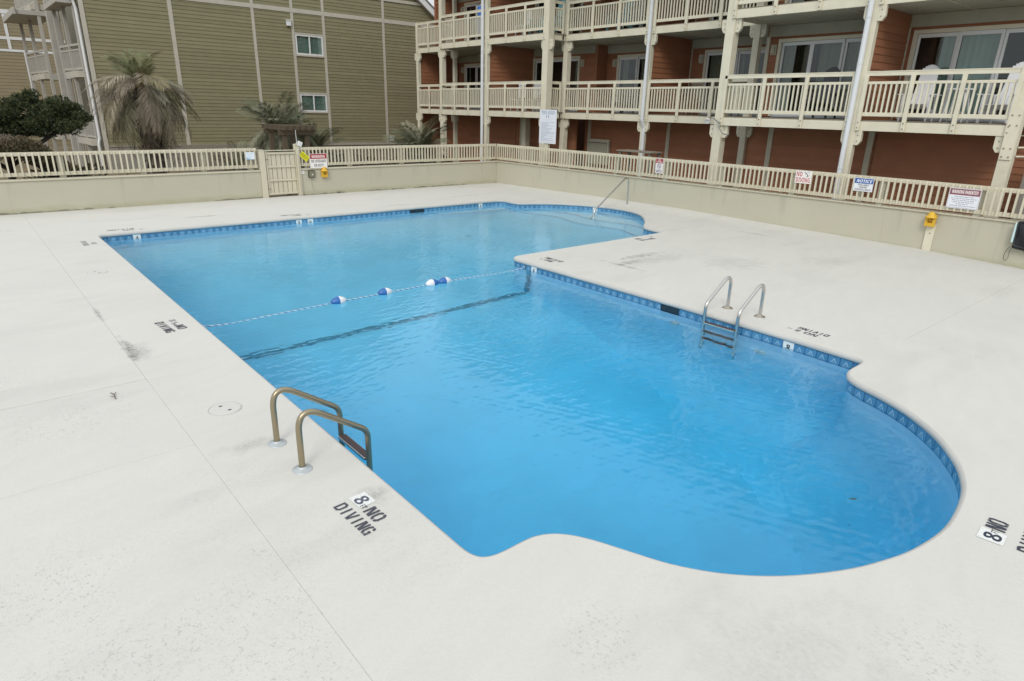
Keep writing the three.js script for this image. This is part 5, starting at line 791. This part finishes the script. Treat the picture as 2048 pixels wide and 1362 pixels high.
{
  const t = thing('juniper_tree', 'dark green clumped juniper above the left end of the fence', 'tree', [1.4, -0.3, 22.6]);
  const lobes = [], line = (xs, ys, x) => { for (let i = 1; i < xs.length; i++) if (x <= xs[i]) return lerp(ys[i - 1], ys[i], clamp((x - xs[i - 1]) / (xs[i] - xs[i - 1]), 0, 1)); return ys[ys.length - 1]; };
  const top = (x) => line([-1.6, 0.4, 1.3, 1.6, 2.0, 2.2, 2.4, 2.65, 2.95, 3.15], [2.5, 2.7, 2.62, 2.74, 2.92, 2.72, 2.84, 2.66, 2.52, 2.28], x), low = (x) => line([-1.6, 1.2, 2.2, 2.45, 2.8, 3.15], [1.3, 1.45, 1.52, 1.58, 1.84, 2.12], x);
  for (let i = 0; i < 520; i++) { const x = i < 400 ? rr(0.9, 3.1) : rr(-1.6, 1.0), r = rr(0.09, 0.22), u = Math.pow(rnd(), 0.7), z = rr(-0.75, 0.75) * (1 - 0.4 * u), hump = 0.34 * (vnoise(x * 3.3, z * 2.5, 401) - 0.62); if (vnoise(x * 2.6, u * 3.2 + 5, 403) < 0.30) continue; const y = lerp(low(x) + r * 0.5 - 0.5 * hump, top(x) + hump - r * 0.4, u); lobes.push([x, y, 22.6 + z, r * rr(0.9, 1.5), r * rr(0.5, 0.8), r]); }
  clumps(lobes, 150, 0.058, [leafMat(0.048, 0.064, 0.022), leafMat(0.085, 0.098, 0.032), leafMat(0.030, 0.042, 0.016)], 0.5).forEach(([g, m]) => part(t, 'crown', g, m));
  part(t, 'trunk', [tube([V(1.3, -0.3, 22.6), V(1.2, 0.8, 22.6), V(1.5, 1.9, 22.6)], 0.09, 12, 8), tube([V(1.22, 0.9, 22.6), V(2.1, 1.6, 22.55), V(2.7, 2.0, 22.5)], 0.055, 10, 7), tube([V(1.22, 0.8, 22.6), V(0.3, 1.5, 22.7), V(-0.6, 2.1, 22.6)], 0.06, 10, 7)], std(0.09, 0.07, 0.055, 0.95));
  const h = thing('hedge', 'brownish wind-burnt low hedge behind the left end of the fence', 'hedge', [0.8, -0.3, 21.6]), hl = [];
  for (let i = 0; i < 110; i++) { const x = rr(-2.2, 2.6), q = smooth(2.8, 1.3, x); hl.push([x, lerp(0.6, 1.6, q) * rr(0.86, 1.0), rr(21.0, 22.2), rr(0.25, 0.42), rr(0.12, 0.24), rr(0.25, 0.4)]); }
  clumps(hl, 300, 0.065, [leafMat(0.105, 0.078, 0.040), leafMat(0.075, 0.080, 0.032), leafMat(0.145, 0.11, 0.065)]).forEach(([g, m]) => part(h, 'foliage', g, m));
  const tw = []; for (let i = 0; i < 320; i++) { const x = rr(-2, 2.4), q = smooth(2.8, 1.3, x), y = lerp(0.7, 1.68, q), Z = rr(20.9, 22.1); tw.push(tube([V(x, y - 0.2, Z), V(x + rr(-0.08, 0.08), y, Z + rr(-0.05, 0.05)), V(x + rr(-0.2, 0.2), y + rr(0.02, 0.14), Z + rr(-0.1, 0.1))], 0.006, 4, 4)); } part(h, 'twigs', tw, leafMat(0.20, 0.16, 0.115), { kind: 'stuff' });
  const u = thing('dark_shrub', 'dark leafy shrub mass seen through the pickets at the far left', 'shrub', [1.5, -0.3, 21]), ul = []; for (let i = 0; i < 60; i++) ul.push([rr(-2, 4.3), rr(-0.1, 0.75), rr(20.7, 21.4), 0.35, 0.3, 0.3]); clumps(ul, 160, 0.08, [leafMat(0.03, 0.04, 0.018), leafMat(0.045, 0.05, 0.022), leafMat(0.022, 0.03, 0.014)]).forEach(([g, m]) => part(u, 'foliage', g, m));
  const v = thing('ground_shrub', 'dark low shrubs seen through the pickets right of the gate', 'shrub', [12.5, -0.3, 21.6]), vl = []; for (let i = 0; i < 50; i++) vl.push([rr(10.2, 14.8), rr(-0.1, 0.75), rr(21.0, 22.4), 0.4, 0.3, 0.4]); clumps(vl, 150, 0.09, [leafMat(0.035, 0.042, 0.02), leafMat(0.05, 0.055, 0.028), leafMat(0.025, 0.03, 0.016)]).forEach(([g, m]) => part(v, 'foliage', g, m));
}

// things of a kind share a group
const GROUPS = { adirondack_chair: 'adirondack chairs on the balconies', patio_chair: 'upright chairs on the balconies', side_table: 'small tables on the balconies', pool_ladder: 'ladders of the pool', skimmer_lid: 'skimmer lids in the deck', safety_hook_holder: 'yellow holders on the pool walls', picket_fence: 'picket fences on the low walls', pool_wall: 'low walls round the pool', depth_lettering: 'stencilled depth lettering on the deck', pindo_palm: 'palms behind the back fence', gate_post: 'posts of the pool gate', fallen_leaf: 'leaves afloat in the pool' };
for (const o of scene.children) { const kind = o.name.replace(/_\d{3}$/, ''); if (GROUPS[kind] && !o.userData.group) o.userData.group = GROUPS[kind]; }

renderer.render(scene, camera);
